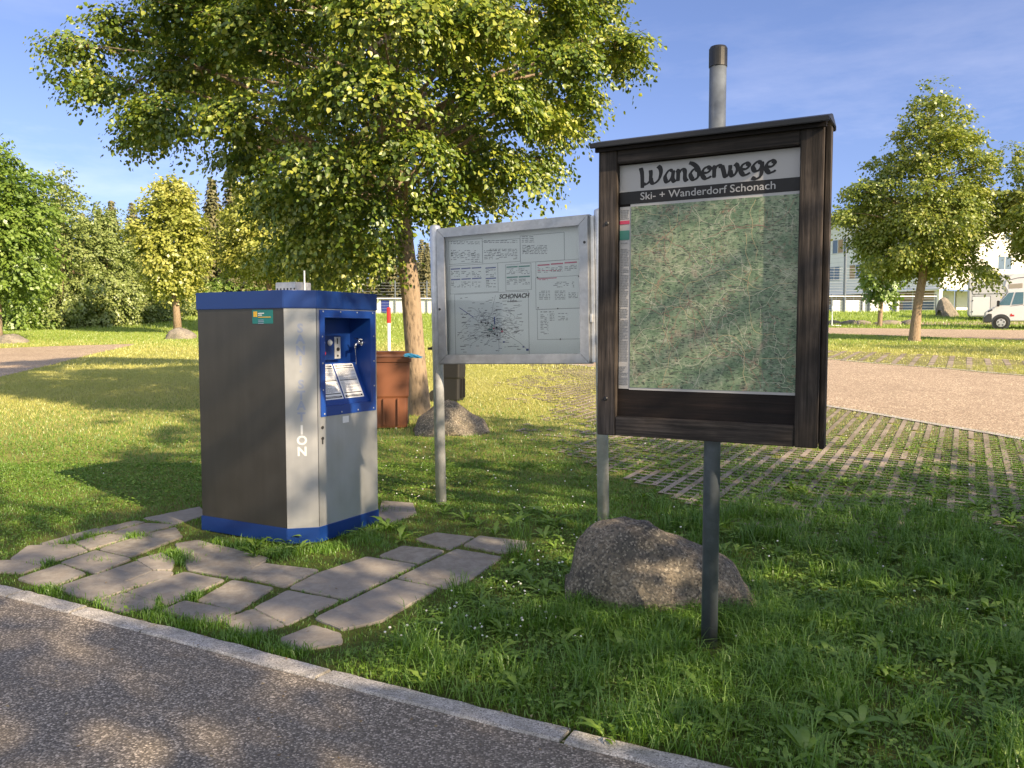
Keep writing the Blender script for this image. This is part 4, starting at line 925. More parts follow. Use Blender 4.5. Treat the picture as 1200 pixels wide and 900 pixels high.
for k, (px, w, lb) in enumerate(((977, 0.75, 'low stone in the grass bank nearest the wooden board'), (995, 0.7, 'second low stone in the grass bank right of the wooden board'), (1013, 0.6, 'third low stone in the grass bank, left of the slim tree'), (1041, 0.95, 'widest low stone in the grass bank, right of the slim tree'), (1063, 0.6, 'low stone in the grass bank beside the right linden trunk'))):
    c = at(px, 375, 48); make_rock('bank_stone', (c.x, c.y+random.uniform(-.5, .5), g(48)+0.0), w*0.8, 0.45, 0.24, [(-1, .7), (0, 1), (1, .7)], 11+k, M['rock2'], lb, 0, 0.09, 3, 'low stones set in the grass bank')

# ================================================================== BINS, POST, BAG
def bin_body(mb, w, d, h, taper=0.86, mi=0):
    n = 5; pr = []
    def rr(w, d, z, r_=0.045):
        o = []
        for cx, cy, a0 in ((w/2-r_, d/2-r_, 0), (-w/2+r_, d/2-r_, 90), (-w/2+r_, -d/2+r_, 180), (w/2-r_, -d/2+r_, 270)):
            for k in range(n): a = R(a0+90*k/(n-1)); o.append(Vector((cx+r_*math.cos(a), cy+r_*math.sin(a), z)))
        return o
    levels = [(taper*0.98, 0.02), (taper, 0.05), (0.885, h*0.40), (0.93, h*0.43), (0.985, h*0.86), (1.05, h*0.87), (1.06, h*0.93)]
    R_ = [rr(w*s_, d*s_, z) for s_, z in levels]; m = len(R_[0]); vs = [p for r_ in R_ for p in r_]; fs = []
    for i in range(len(R_)-1):
        for k in range(m): fs.append((i*m+k, i*m+(k+1) % m, (i+1)*m+(k+1) % m, (i+1)*m+k))
    fs.append(tuple(range(m))[::-1]); mb.add(vs, fs, mi)
    return rr
def wheelie_bin(loc, rz, w, d, h, mat, label, lid_mat):
    t_ = empty('wheelie_bin', loc, rz); tag(t_, label, 'bin')
    mb = MB(); rr = bin_body(mb, w, d, h); mb.build('body', mat, t_)
    mb = MB()
    for s_ in (-1, 1): mb = MB(); mb.box((s_*w*0.18-0.012, -d*0.5-0.004, 0.06), (s_*w*0.18+0.012, -d*0.44, h*0.4)); mb.build('rib', mat, t_, bevel=0.004)
    mb = MB(); a, b, c_ = rr(w*1.09, d*1.1, h*0.935), rr(w*1.07, d*1.08, h*0.965), rr(w*0.8, d*0.8, h*1.0); m = len(a); vs = a+b+c_; fs = []
    for i in range(2):
        for k in range(m): fs.append((i*m+k, i*m+(k+1) % m, (i+1)*m+(k+1) % m, (i+1)*m+k))
    fs.append(tuple(range(2*m, 3*m))); fs.append(tuple(range(m))[::-1]); mb.add(vs, fs); mb.build('lid', lid_mat, t_)
    mb = MB(); mb.tube([(-w*0.42, d*0.5+0.07, h*0.93), (w*0.42, d*0.5+0.07, h*0.93)], 0.015, 8)
    for s_ in (-1, 1): mb.box((s_*w*0.40-0.015, d*0.5, h*0.90), (s_*w*0.40+0.015, d*0.5+0.085, h*0.945))
    mb.build('handle', mat, t_)
    for s_ in (-1, 1):
        mb = MB(); x = s_*(w*0.46); mb.tube([(x-0.025, d*0.42, 0.1), (x+0.025, d*0.42, 0.1)], 0.1, 18); mb.build('wheel', M['rubber'], t_)
    return t_
c = gp(464, 504)
brown = wheelie_bin((c.x-0.12, c.y+0.3, c.z), R(12), 0.50, 0.52, 0.99, M['brownbin'], 'brown plastic wheelie bin between the service cabinet and the linden trunk', M['brownbin'])
bp = at(483, 417, c.y-0.02)
bm = bmesh.new(); bmesh.ops.create_icosphere(bm, subdivisions=4, radius=1)
for v in bm.verts:
    p = v.co.copy(); n_ = noise.fractal(p*2.2, 0.9, 2.0, 4); r_ = noise.ridged_multi_fractal(p*2.6, 0.9, 2.0, 3, 1.0, 2.0)
    f_ = 0.8+0.5*n_-0.13*r_; tail = max(0, p.x)*1.1; v.co = Vector((p.x*f_*0.115+tail*0.03, p.y*f_*0.06, p.z*f_*0.034*(1-0.25*tail)-tail*0.028))
me = bpy.data.meshes.new('plastic_bag'); bm.to_mesh(me); bm.free(); me.materials.append(M['cyan'])
bagp = bpy.data.objects.new('plastic_bag', me); COL.objects.link(bagp); bagp.location = (bp.x, bp.y-0.0, bp.z+0.005); bagp.rotation_euler = (0.2, 0.0, 0.3); tag(bagp, 'light blue plastic bag sticking out of the brown bin lid', 'plastic bag')
c = gp(528, 472)
dark = wheelie_bin((c.x-0.03, c.y+0.3, c.z), R(78), 0.42, 0.46, 0.93, M['darkbin'], 'dark grey wheelie bin behind the boulder, half hidden by the silver notice case', M['darkbin'])
c = gp(456, 412); mk = empty('marker_post', (c.x, c.y, c.z)); tag(mk, 'thin white post with a red top behind the brown bin', 'marker post')
hh = at(456, 361, c.y).z - c.z
mb = MB(); mb.tube([(0, 0, -0.05), (0, 0, hh*0.66)], 0.05, 14); mb.build('shaft', M['white'], mk, smooth=False)
mb = MB(); mb.tube([(0, 0, hh*0.66), (0, 0, hh), (0, 0, hh+0.02)], [0.065, 0.065, 0.04], 14); mb.build('cap', M['red'], mk)

# ================================================================== SCHOOL BUILDING
M['render_w'] = plain('white_rendered_wall', (0.80, 0.77, 0.70), 0.8, 0, 0.05, 3, 0.2)
M['siding'] = None
t = NT('white_board_cladding'); c_ = t.coord(kind='Object'); sp = t.n('SeparateXYZ'); t.l(c_, sp.inputs[0])
fr2 = t.math('FRACT', t.math('MULTIPLY', sp.outputs[2], 2.2)); n_ = t.noise(c_, 2, 4)
cc = t.mix(t.ramp(fr2, [(0.0, 0.75), (0.10, 0.0)]), t.mix(n_, (0.70, 0.71, 0.73), (0.80, 0.80, 0.80)), (0.33, 0.33, 0.34))
M['siding'] = t.pbr(cc, 0.75, bump=t.bump(fr2, 0.3, 0.02), spec=0.2)
M['win'] = plain('window_glass', (0.10, 0.14, 0.19), 0.15, 0, 0.3, spec=0.7)
M['winframe'] = plain('window_frame', (0.62, 0.62, 0.60), 0.5, 0, 0.05)
M['ochre'] = plain('ochre_panel', (0.36, 0.25, 0.15), 0.6, 0, 0.2)
M['darkroof'] = plain('dark_metal_roof', (0.03, 0.032, 0.04), 0.5, 0, 0.2)
CB = at(1100, 365, 75)
ZG = 2.5
school = empty('school_building', (CB.x, CB.y, ZG)); tag(school, 'long white school building with dark roof edge and rows of windows behind the court fence', 'building')
DA = Vector((-0.36, 0.93, 0)).normalized(); DB = Vector((0.93, 0.36, 0)).normalized()      # along the shaded face, along the sunlit face
school.rotation_euler = (0, 0, math.atan2(DB.y, DB.x))        # local x = sunlit face, local y = shaded face
HB = 9.2; LS = 24.0; LB = 44.0
mb = MB()
# gable (shaded) face: floors as panels with a recessed ground floor of glass
prof = [(0, 3.0), (0, 10.7), (6, 11.5), (LS, 9.1), (LS, 3.0)]
mb.prism([(0.001, y, z) for y, z in prof], lift=(0.3, 0, 0)); w1 = mb.build('gable_wall', M['siding'], school)
mb = MB(); mb.box((0.6, 0.6, 0), (0.8, LS, 3.0)); mb.build('ground_floor_wall', M['ochre'], school)
mb = MB(); mb.box((0.30, 0.0, 3.0), (LB, 0.3, 9.4)); mb.box((9.0, 0, -0.5), (LB, 0.3, 3.0)); mb.box((4.8, 0.0, -0.5), (5.1, 0.3, 3.0)); mb.box((5.1, 2.5, -0.5), (9.0, 2.7, 3.0)); mb.box((0.8, 2.5, -0.5), (4.8, 2.7, 3)); mb.build('front_wall', M['render_w'], school)
mb = MB(); mb.box((0.02, 0.02, -0.5), (0.42, 0.42, 3.0)); mb.build('entrance_column', M['render_w'], school)
mb = MB(); mb.box((-0.35, -0.3, 2.9), (0.0, LS, 3.02)); mb.build('canopy_edge', M['winframe'], school)
mb = MB(); e = 0.9
mb.prism([(-e, -e, 10.7), (-e, 6, 11.55), (-e, LS+e, 9.05), (-e, LS+e, 9.55), (-e, 6, 12.15), (-e, -e, 11.25)], lift=(LB+2*e, 0, 0)); mb.build('roof', M['darkroof'], school)
mb = MB(); mb.box((0.30, 0.3, 9.4), (LB, 0.5, 10.75)); mb.build('eaves_wall', M['render_w'], school)
def window(face, u, z, w, h, n, mats=('win',)):
    """framed window with n panes; face 'A' shaded (x=0), 'B' sunlit (y=0)"""
    fb, gb = MB(), MB(); f_ = 0.07
    def bx(m_, u0, u1, z0, z1, o0, o1):
        if face == 'A': m_.box((o0, u0, z0), (o1, u1, z1))
        else: m_.box((u0, o0, z0), (u1, o1, z1))
    bx(fb, u, u+w, z, z+f_, -0.04, 0); bx(fb, u, u+w, z+h-f_, z+h, -0.04, 0)
    for k in range(n+1):
        x = u+(w-f_)*k/n; bx(fb, x, x+f_, z+f_, z+h-f_, -0.04, 0)
    fo = fb.build('window', M['winframe'], school)
    for k in range(n):
        x = u+(w-f_)*k/n+f_; gb = MB(); bx(gb, x, x+(w-f_)/n-f_, z+f_, z+h-f_, -0.012, -0.002); 
        gb.build('pane', M[mats[k % len(mats)]], fo)
for u in (1.2, 5.2, 8.6, 12.4, 16.2, 20.0): window('A', u, 4.5, 2.5, 1.5, 3, ('win', 'win', 'ochre'))
for u in (1.6, 5.8, 11.2, 15.2, 19.0): window('A', u, 7.3 if u < 12 else 6.9, 2.4, 1.5, 3, ('win', 'ochre'))
for k in range(9):
    fb = MB(); u = 0.9+k*2.5; fb.box((0.5, u, 0.1), (0.58, u+0.1, 2.95)); fb.box((0.5, u+0.1, 1.9), (0.58, u+2.3, 1.98)); fb.box((0.5, u+0.1, 0.1), (0.58, u+2.3, 0.2)); fo = fb.build('shop_window', M['winframe'], school)
    gb = MB(); gb.box((0.56, u+0.12, 0.22), (0.575, u+(1.2 if k % 2 else 2.3), 1.88)); gb.build('pane', M['win'], fo)
for u in (7.2, 12.2, 16.5, 20.5, 25.5, 30.0): window('B', u, 4.9 if u < 20 else 5.0, 1.9, 1.35, 2)
for u in (8, 13, 19, 25, 31): window('B', u, 7.7, 1.9, 0.8, 2)
window('B', 11.5, 1.0, 1.8, 1.4, 2); window('B', 15.5, 1.0, 1.8, 1.4, 2); window('B', 21, 1.0, 1.8, 1.4, 2)
mb = MB(); mb.box((2.2, 2.42, -0.4), (2.35, 2.5, 2.5)); mb.box((2.35, 2.42, 2.35), (4.0, 2.5, 2.5)); mb.box((3.9, 2.42, -0.4), (4.0, 2.5, 2.35)); mb.box((3.05, 2.42, -.4), (3.15, 2.5, 2.35)); dr = mb.build('entrance_door', M['winframe'], school)
mb = MB(); mb.box((2.36, 2.46, -.4), (3.04, 2.48, 2.34)); mb.box((3.16, 2.46, -.4), (3.89, 2.48, 2.34)); mb.build('pane', M['win'], dr)

# ================================================================== COURT FENCE with white boards, right and left of the trees
def fence(name, label, pxs, tall, yb, depth, board_spans, board_h, rail_h, top_h, group=None):
    o0 = at(pxs[0], yb, depth); zg = g(depth); root = empty(name, (o0.x, o0.y, zg)); tag(root, label, 'fence')
    k_ = depth/F; X = [(p-pxs[0])*k_ for p in pxs]
    for i, x in enumerate(X):
        mb = MB(); h = tall[i]; mb.tube([(x, 0, -0.3), (x, 0, h)], 0.10 if h > 3.5 else 0.045, 8); mb.build('fence_post', M['pipe'], root)
    mb = MB(); z = 0.15
    while z < top_h: mb.tube([(X[0], 0.0, z), (X[-1], 0.0, z)], 0.012, 4); z += 0.2
    mb.build('fence_wires', M['alu_frame'], root)
    mb = MB(); mb.tube([(X[0], -0.05, rail_h), (X[-1], -0.05, rail_h)], 0.045, 8); mb.build('rail', M['white'], root)
    for a, b, m_ in board_spans:
        mb = MB(); mb.box(((a-pxs[0])*k_, 0.10, -0.1), ((b-pxs[0])*k_, 0.14, board_h)); mb.build('court_board', M[m_], root)
fence('court_fence', 'tall court fence with white boards in front of the school', [940, 974, 989, 1010, 1018, 1046, 1049, 1078, 1096], [1.3, 1.3, 5.6, 1.3, 5.2, 1.3, 5.2, 5.2, 1.3], 365, 60,
      [(974.5, 1009, 'white'), (1011, 1017, 'white'), (1019, 1043, 'white'), (1050, 1054, 'white')], 0.85, 1.12, 3.2)
fence('mesh_fence', 'wire mesh fence with a white board strip behind the big linden trunk', [380, 425, 463, 500, 540, 590, 640], [2.3]*7, 372, 58,
      [(380, 446, 'white'), (456, 640, 'white'), (446.5, 455.5, 'navy')], 0.95, 1.05, 2.3)
c = at(975, 378, 46.5); mk2 = empty('goal_post', (c.x, c.y, g(46.5))); tag(mk2, 'thin white frame post with a flat foot plate on the verge by the wooden board', 'post')
mb = MB(); mb.tube([(0, 0, 0), (0, 0, 1.45)], 0.03, 8); mb.build('upright', M['white'], mk2)
mb = MB(); mb.box((-0.1, -0.3, 0.0), (0.4, 0.3, 0.05)); mb.build('foot_plate', M['white'], mk2)

# ================================================================== MOTORHOMES
M['mh_white'] = plain('motorhome_white_shell', (0.72, 0.73, 0.74), 0.35, 0, 0.04)
M['mh_grey'] = plain('motorhome_grey_shell', (0.56, 0.565, 0.57), 0.4, 0, 0.04)
M['mh_dark'] = plain('dark_trim', (0.05, 0.055, 0.06), 0.4, 0, 0.2)
M['beige'] = plain('curtain_behind_glass', (0.35, 0.32, 0.26), 0.4, 0, 0.1)
def wheel_at(root, x, z, r_, y):
    mb = MB(); mb.tube([(x, y, z), (x, y+0.02, z), (x, y+0.2, z), (x, y+0.22, z)], [r_*0.93, r_, r_, r_*0.93], 28); w = mb.build('wheel', M['rubber'], root)
    mb = MB(); mb.tube([(x, y-0.012, z), (x, y+0.01, z)], [r_*0.62, r_*0.66], 20); rim = mb.build('rim', M['alu'], w)
    mb = MB()
    for k in range(5):
        a = 2*math.pi*k/5+0.3; cx, cz = x+math.cos(a)*r_*0.42, z+math.sin(a)*r_*0.42; mb.tube([(cx, y-0.016, cz), (cx, y-0.011, cz)], r_*0.12, 8)
    mb.build('rim_hole', M['black'], w)
c = at(1154, 386, 43.2); mhx = c.x; mh = empty('motorhome', (c.x, c.y, g(43.2)), R(-28)); tag(mh, 'white motorhome with blue-tinted cab windows at the right edge, facing left', 'motorhome')
W_ = 2.2
# side outline (x to the rear, z up), seen from its left flank
prof = [(0.05, 0.42), (0.0, 0.62), (0.02, 0.92), (0.28, 1.12), (0.50, 1.20), (0.98, 1.92), (0.93, 2.05), (0.82, 2.25), (0.90, 2.62), (1.25, 2.84), (1.8, 2.92), (7.0, 2.92), (7.0, 0.50), (4.9, 0.42), (2.6, 0.42)]
mb = MB(); mb.prism([(x, 0, z) for x, z in prof], lift=(0, W_, 0)); mb.build('body', M['mh_white'], mh, bevel=0.03)
mb = MB(); mb.prism([(-0.03, -0.02, 0.36), (-0.05, -0.02, 0.60), (0.12, -0.02, 0.82), (0.30, -0.02, 0.80), (0.32, -0.02, 0.36)], lift=(0, W_+0.04, 0)); mb.build('bumper', M['mh_dark'], mh, bevel=0.02)
mb = MB(); mb.tube([(0.72, -0.015, 0.35), (0.72, 0.05, 0.35)], 0.43, 28); mb.build('wheel_arch', M['mh_dark'], mh)
wheel_at(mh, 0.72, 0.33, 0.335, -0.03); wheel_at(mh, 4.35, 0.33, 0.335, -0.03)
mb = MB(); mb.prism([(0.56, -0.012, 1.25), (1.03, -0.012, 1.88), (1.26, -0.012, 1.90), (1.10, -0.012, 1.24)], lift=(0, 0.011, 0)); mb.prism([(1.17, -0.012, 1.26), (1.33, -0.012, 1.90), (1.68, -0.012, 1.90), (1.68, -0.012, 1.30)], lift=(0, 0.011, 0))
M['tint'] = plain('blue_tinted_glass', (0.10, 0.20, 0.26), 0.12, 0, 0.3, spec=0.9)
mb.build('side_window', M['tint'], mh)
mb = MB(); mb.prism([(0.50, 0.12, 1.215), (0.52, 0.12, 1.20), (0.99, 0.12, 1.90), (0.96, 0.12, 1.93)], lift=(0, W_-0.24, 0)); mb.build('windscreen', M['glass_dark'], mh)
mb = MB(); mb.box((0.50, -0.23, 1.17), (0.62, -0.04, 1.48)); mb.box((0.55, -0.05, 1.22), (0.60, 0.0, 1.28)); mb.build('wing_mirror', M['black'], mh, bevel=0.02)
mb = MB(); mb.prism([(0.08, -0.010, 0.93), (0.30, -0.010, 1.05), (0.33, -0.010, 0.98), (0.14, -0.010, 0.88)], lift=(0, 0.4, 0)); mb.build('headlight', M['mh_dark'], mh)
mb = MB(); mb.prism([(1.03, -0.012, 2.10), (1.0, -0.012, 2.32), (1.62, -0.012, 2.36), (1.62, -0.012, 2.12)], lift=(0, 0.011, 0)); mb.build('overcab_window', M['beige'], mh)
mb = MB(); mb.box((2.05, -0.012, 1.55), (2.8, -0.001, 2.22)); f_ = mb.build('living_window', M['mh_dark'], mh, bevel=0.004)
mb = MB(); mb.box((2.10, -0.016, 1.60), (2.75, -0.0125, 2.17)); mb.build('pane', M['beige'], f_)
mb = MB()
def stripe(pts, w):
    for (xa, za), (xb, zb) in zip(pts[:-1], pts[1:]): mb.prism([(xa, -0.008, za), (xb, -0.008, zb), (xb, -0.008, zb+w), (xa, -0.008, za+w)], lift=(0, 0.007, 0))
stripe([(1.0, 2.52), (1.4, 2.62), (2.0, 2.66), (7.0, 2.66)], 0.03); stripe([(1.75, 2.28), (2.3, 2.36), (7.0, 2.38)], 0.035); stripe([(1.70, 1.21), (7.0, 1.21)], 0.025); stripe([(1.12, 1.18), (1.68, 1.26)], 0.02)
mb.build('stripe', M['mh_dark'], mh)
mb = MB(); mb.box((1.12, -0.010, 0.66), (1.30, -0.002, 0.74)); mb.box((1.14, -0.010, 0.75), (1.20, -0.002, 0.80)); mb.build('badge', M['red'], mh)
mb = MB(); mb.box((2.0, 0.35, 2.93), (2.6, 1.0, 3.03)); mb.build('roof_hatch', M['mh_grey'], mh, bevel=0.02)
c2 = at(1134, 376, 51.0); mh2 = empty('motorhome', (c2.x, c2.y, g(51)-0.1), R(-27)); tag(mh2, 'grey-white motorhome with a bird-like swoosh mark, parked behind the other one', 'motorhome')
mb = MB(); prof = [(0.12, 0.34), (0.04, 0.5), (0.0, 2.5), (0.10, 2.78), (0.35, 2.86), (6.6, 3.02), (6.9, 2.9), (7.0, 0.5), (2.0, 0.34)]
mb.prism([(x, 0, z) for x, z in prof], lift=(0, 2.25, 0)); mb.build('body', M['mh_grey'], mh2, bevel=0.04)
mb = MB(); mb.box((0.15, -0.01, 2.72), (6.8, -0.001, 2.75)); mb.box((0.22, -0.01, 1.70), (4.0, -0.001, 1.735)); mb.box((0.20, -0.01, 1.72), (0.225, -0.001, 2.72)); mb.box((1.18, -0.01, 0.36), (1.20, -0.001, 1.6)); mb.box((0.2, -0.01, 1.58), (1.18, -0.001, 1.60)); mb.build('panel_line', M['mh_dark'], mh2)
mb = MB(); mb.box((0.22, -0.012, 0.42), (1.16, -0.002, 1.56)); mb.build('garage_door', M['mh_white'], mh2, bevel=0.004)
mb = MB(); mb.box((0.20, -0.02, 0.6), (0.26, -0.0121, 0.68)); mb.box((0.20, -0.02, 1.28), (0.26, -0.0121, 1.36)); mb.build('garage_hinge', M['black'], mh2)
mb = MB(); mb.box((2.55, -0.012, 1.85), (3.4, -0.001, 2.45)); f_ = mb.build('living_window', M['mh_dark'], mh2, bevel=0.004)
mb = MB(); mb.box((2.62, -0.016, 1.92), (3.33, -0.0125, 2.38)); mb.build('pane', M['beige'], f_)
mb = MB()
for sx_, w in ((-1, 1), (1, 1)): mb.prism([(1.8, -0.01, 2.32), (1.8+sx_*0.28, -0.01, 2.52), (1.8+sx_*0.52, -0.01, 2.50), (1.8+sx_*0.2, -0.01, 2.42)] if sx_ > 0 else [(1.8, -0.01, 2.38), (1.52, -0.01, 2.46), (1.28, -0.01, 2.50), (1.55, -0.01, 2.53), (1.75, -0.01, 2.47)], lift=(0, 0.008, 0))
mb.build('swoosh_mark', M['mh_dark'], mh2)
mb = MB(); mb.box((1.3, 0.02, 0.30), (6.4, 0.10, 0.36)); mb.build('underskirt', M['mh_dark'], mh2)
wheel_at(mh2, 2.1, 0.30, 0.33, -0.02)

# ================================================================== TREES
def unit(a): return a/np.maximum(np.linalg.norm(a, axis=1, keepdims=True), 1e-9)
def leaves(P, D, N, Ln, Wd, fold=0.25, two=True):
    """leaf blades: base P, axis D, normal N; returns verts, quads"""
    D = unit(D); S = unit(np.cross(D, N)); N = unit(np.cross(S, D)); L1 = Ln[:, None]; W1 = Wd[:, None]*0.5
    if two:
        b = P; t_ = P + D*L1 - N*L1*0.12
        l1 = P + D*L1*0.22 + S*W1 + N*W1*fold; l2 = P + D*L1*0.62 + S*W1*0.78 + N*W1*fold*0.5
        r1 = P + D*L1*0.22 - S*W1 + N*W1*fold; r2 = P + D*L1*0.62 - S*W1*0.78 + N*W1*fold*0.5
        v = np.stack([b, l1, l2, t_, r2, r1], 1).reshape(-1, 3); i = np.arange(len(P))[:, None]*6
        f = np.concatenate([i+np.array([[0, 3, 2, 1]]), i+np.array([[0, 5, 4, 3]])], 0)
        return v, f, 2
    v = np.stack([P, P+D*L1*0.45+S*W1, P+D*L1, P+D*L1*0.45-S*W1], 1).reshape(-1, 3); i = np.arange(len(P))[:, None]*4
    return v, i+np.array([[0, 1, 2, 3]]), 1
def crown_leaves(rg, lobes, sprays, per, size, two=True, centre=None, droop=0.35, spray_len=0.5, up=0.6):
    """lobes (n,6): centre xyz, radii xyz. Each lobe is dressed with flat drooping sprays of leaves on its outside"""
    lob = np.asarray(lobes, float); nl = len(lob); c = lob[:, :3]; r = lob[:, 3:]
    if centre is None: centre = c.mean(0)
    vol = (r.prod(1))**0.667; cnt = np.maximum(3, (sprays*vol/vol.sum()).astype(int)); idx = np.repeat(np.arange(nl), cnt); n = len(idx)
    d = unit(rg.normal(size=(n, 3))); out = unit(c[idx]-centre + 1e-3)
    d = unit(d + out*0.45 + np.array([0, 0, 0.15])); rad = rg.uniform(0.45, 1.05, n)[:, None]
    base = c[idx] + d*r[idx]*rad
    ax = unit(d*np.array([1, 1, 0.35]) + out*0.8 + rg.normal(scale=0.35, size=(n, 3)) + np.array([0, 0, -droop*0.3])); nrm = unit(np.array([[0, 0, up]]) + d*0.9 + rg.normal(scale=0.22, size=(n, 3)))
    L0 = spray_len*rg.uniform(0.6, 1.3, n)
    k = np.tile(np.arange(per), n); s = np.repeat(np.arange(n), per); m = n*per
    tpos = (k+rg.uniform(0, 1, m))/per; side = np.where(k % 2 == 0, 1.0, -1.0)
    A = ax[s]; N_ = nrm[s]; S = unit(np.cross(A, N_))
    P = base[s] + A*(tpos*L0[s])[:, None] + np.array([0, 0, -1.0])*(droop*(tpos**2)*L0[s])[:, None] + S*(side*rg.uniform(0, 0.22, m)*L0[s])[:, None] + rg.normal(scale=0.03*spray_len/0.5, size=(m, 3))
    D = A*0.6 + S*side[:, None]*rg.uniform(0.4, 1.1, m)[:, None] + np.array([0, 0, -1.0])*rg.uniform(0.1, 0.8, m)[:, None]
    Nn = N_ + rg.normal(scale=0.38, size=(m, 3)); Ln = size*rg.uniform(0.5, 1.4, m); Wd = Ln*rg.uniform(0.7, 0.95, m)
    v, f, q = leaves(P, D, Nn, Ln, Wd, two=two)
    lobe_r = rg.uniform(-0.12, 0.12, nl)[idx]; spr = rg.uniform(-0.14, 0.14, n)
    rr = np.clip(rg.beta(2.2, 2.8, m) + lobe_r[s] + spr[s] + 0.12*(tpos-0.5), 0, 1)
    rnd = np.concatenate([rr]*q); return v, f, rnd, base, ax
def envelope_lobes(rg, prof, n, cx, cy, lr=(0.9, 1.3), flat_=0.55, shell=(0.45, 0.95)):
    """prof: list of (z, radius_left, radius_right)"""
    zs = np.array([p[0] for p in prof]); o = []; w = np.array([max(p[1], p[2]) for p in prof])**1.35; zf_ = np.linspace(zs[0], zs[-1], 200); wf = np.interp(zf_, zs, w); cdf = np.cumsum(wf); cdf = (cdf-cdf[0])/(cdf[-1]-cdf[0])
    for i in range(n):
        z = np.interp((i+rg.uniform())/n, cdf, zf_); a = i*2.39996+rg.uniform(-.3, .3)
        rl = np.interp(z, zs, [p[1] for p in prof]); rrr = np.interp(z, zs, [p[2] for p in prof]); ca = math.cos(a)
        Rz = rl*(1-ca)/2 + rrr*(1+ca)/2; k = Rz*math.sqrt(rg.uniform(shell[0]**2, shell[1]**2)); s = rg.uniform(*lr)*min(1.0, 0.45+Rz*0.22)
        k = max(0, k - s*0.6)
        o.append((cx+k*ca, cy+k*math.sin(a), z, s, s, s*flat_))
    return o
def limb(mb, a, b, r0, r1, sag=0.12, n=7):
    a = Vector(a); b = Vector(b); L_ = (b-a).length; pts = []
    off = Vector((random.uniform(-1, 1), random.uniform(-1, 1), 0))*L_*0.05
    for i in range(n):
        u = i/(n-1); p = a.lerp(b, u); p.z += math.sin(u*math.pi)*sag*L_*0.5; p += off*math.sin(u*math.pi*1.6); pts.append(p)
    mb.tube(pts, [r0*(1-i/(n-1))+r1*i/(n-1) for i in range(n)], 7)
    return pts
def make_tree(label, loc, trunk_pts, trunk_r, lobes, sprays, per, size, mat, bark_, seed, two=True, group=None, name='linden_tree', spray_len=0.5, droop=0.35, limbs=True, twigs=0, cat='tree', up=0.4):
    rg = np.random.default_rng(seed); random.seed(seed); root = empty(name, loc); tag(root, label, cat, group)
    mb = MB(); fl = trunk_r[:]; mb.tube(trunk_pts, fl, 16)
    top = Vector(trunk_pts[-1]); tp = [Vector(p) for p in trunk_pts]
    if limbs:
        for c in lobes:
            b = Vector(c[:3]); z0 = max(tp[0].z+ (top.z-tp[0].z)*0.45, min(top.z, b.z-0.4*math.hypot(b.x-top.x, b.y-top.y)))
            # start on the trunk at that height
            for i in range(len(tp)-1):
                if tp[i].z <= z0 <= tp[i+1].z: u = (z0-tp[i].z)/max(1e-6, tp[i+1].z-tp[i].z); s = tp[i].lerp(tp[i+1], u); rr = trunk_r[i]*(1-u)+trunk_r[i+1]*u; break
            else: s = top; rr = trunk_r[-1]
            d = (b-s).length; limb(mb, s, b, min(rr*0.42, 0.012*d+0.010), 0.006, 0.15)
    v, f, rnd, base, ax = crown_leaves(rg, lobes, sprays, per, size, two, droop=droop, spray_len=spray_len, up=up)
    if twigs:
        lob = np.asarray(lobes)[:, :3]
        for k in rg.choice(len(base), min(twigs, len(base)), replace=False):
            b = base[k]; j = ((lob-b)**2).sum(1).argmin(); mb.tube([lob[j], (lob[j]+b)/2+np.array([0, 0, .03]), b, b+ax[k]*0.3], [0.012, 0.008, 0.005, 0.002], 4, cap=False)
    mb.build('trunk', bark_, root, smooth=True)
    np_mesh('crown', v, f, mat, rnd, root); return root

# --- the big linden behind the service cabinet
tb = gp(496, 490); TD = tb.y+0.35
def tl_(px, py, d=None): 
    p = at(px, py, d or TD); return (p.x-tbx.x, p.y-tbx.y, p.z-tbx.z)
tbx = at(494, 489, TD); tbx = Vector((tbx.x, TD, g(TD)))
k_ = TD/F
trunk = [tl_(494, 505), tl_(492, 485), tl_(487, 420), tl_(481, 340), tl_(474, 285), tl_(468, 230), tl_(462, 120), tl_(455, 0), tl_(450, -70)]
lobes = []
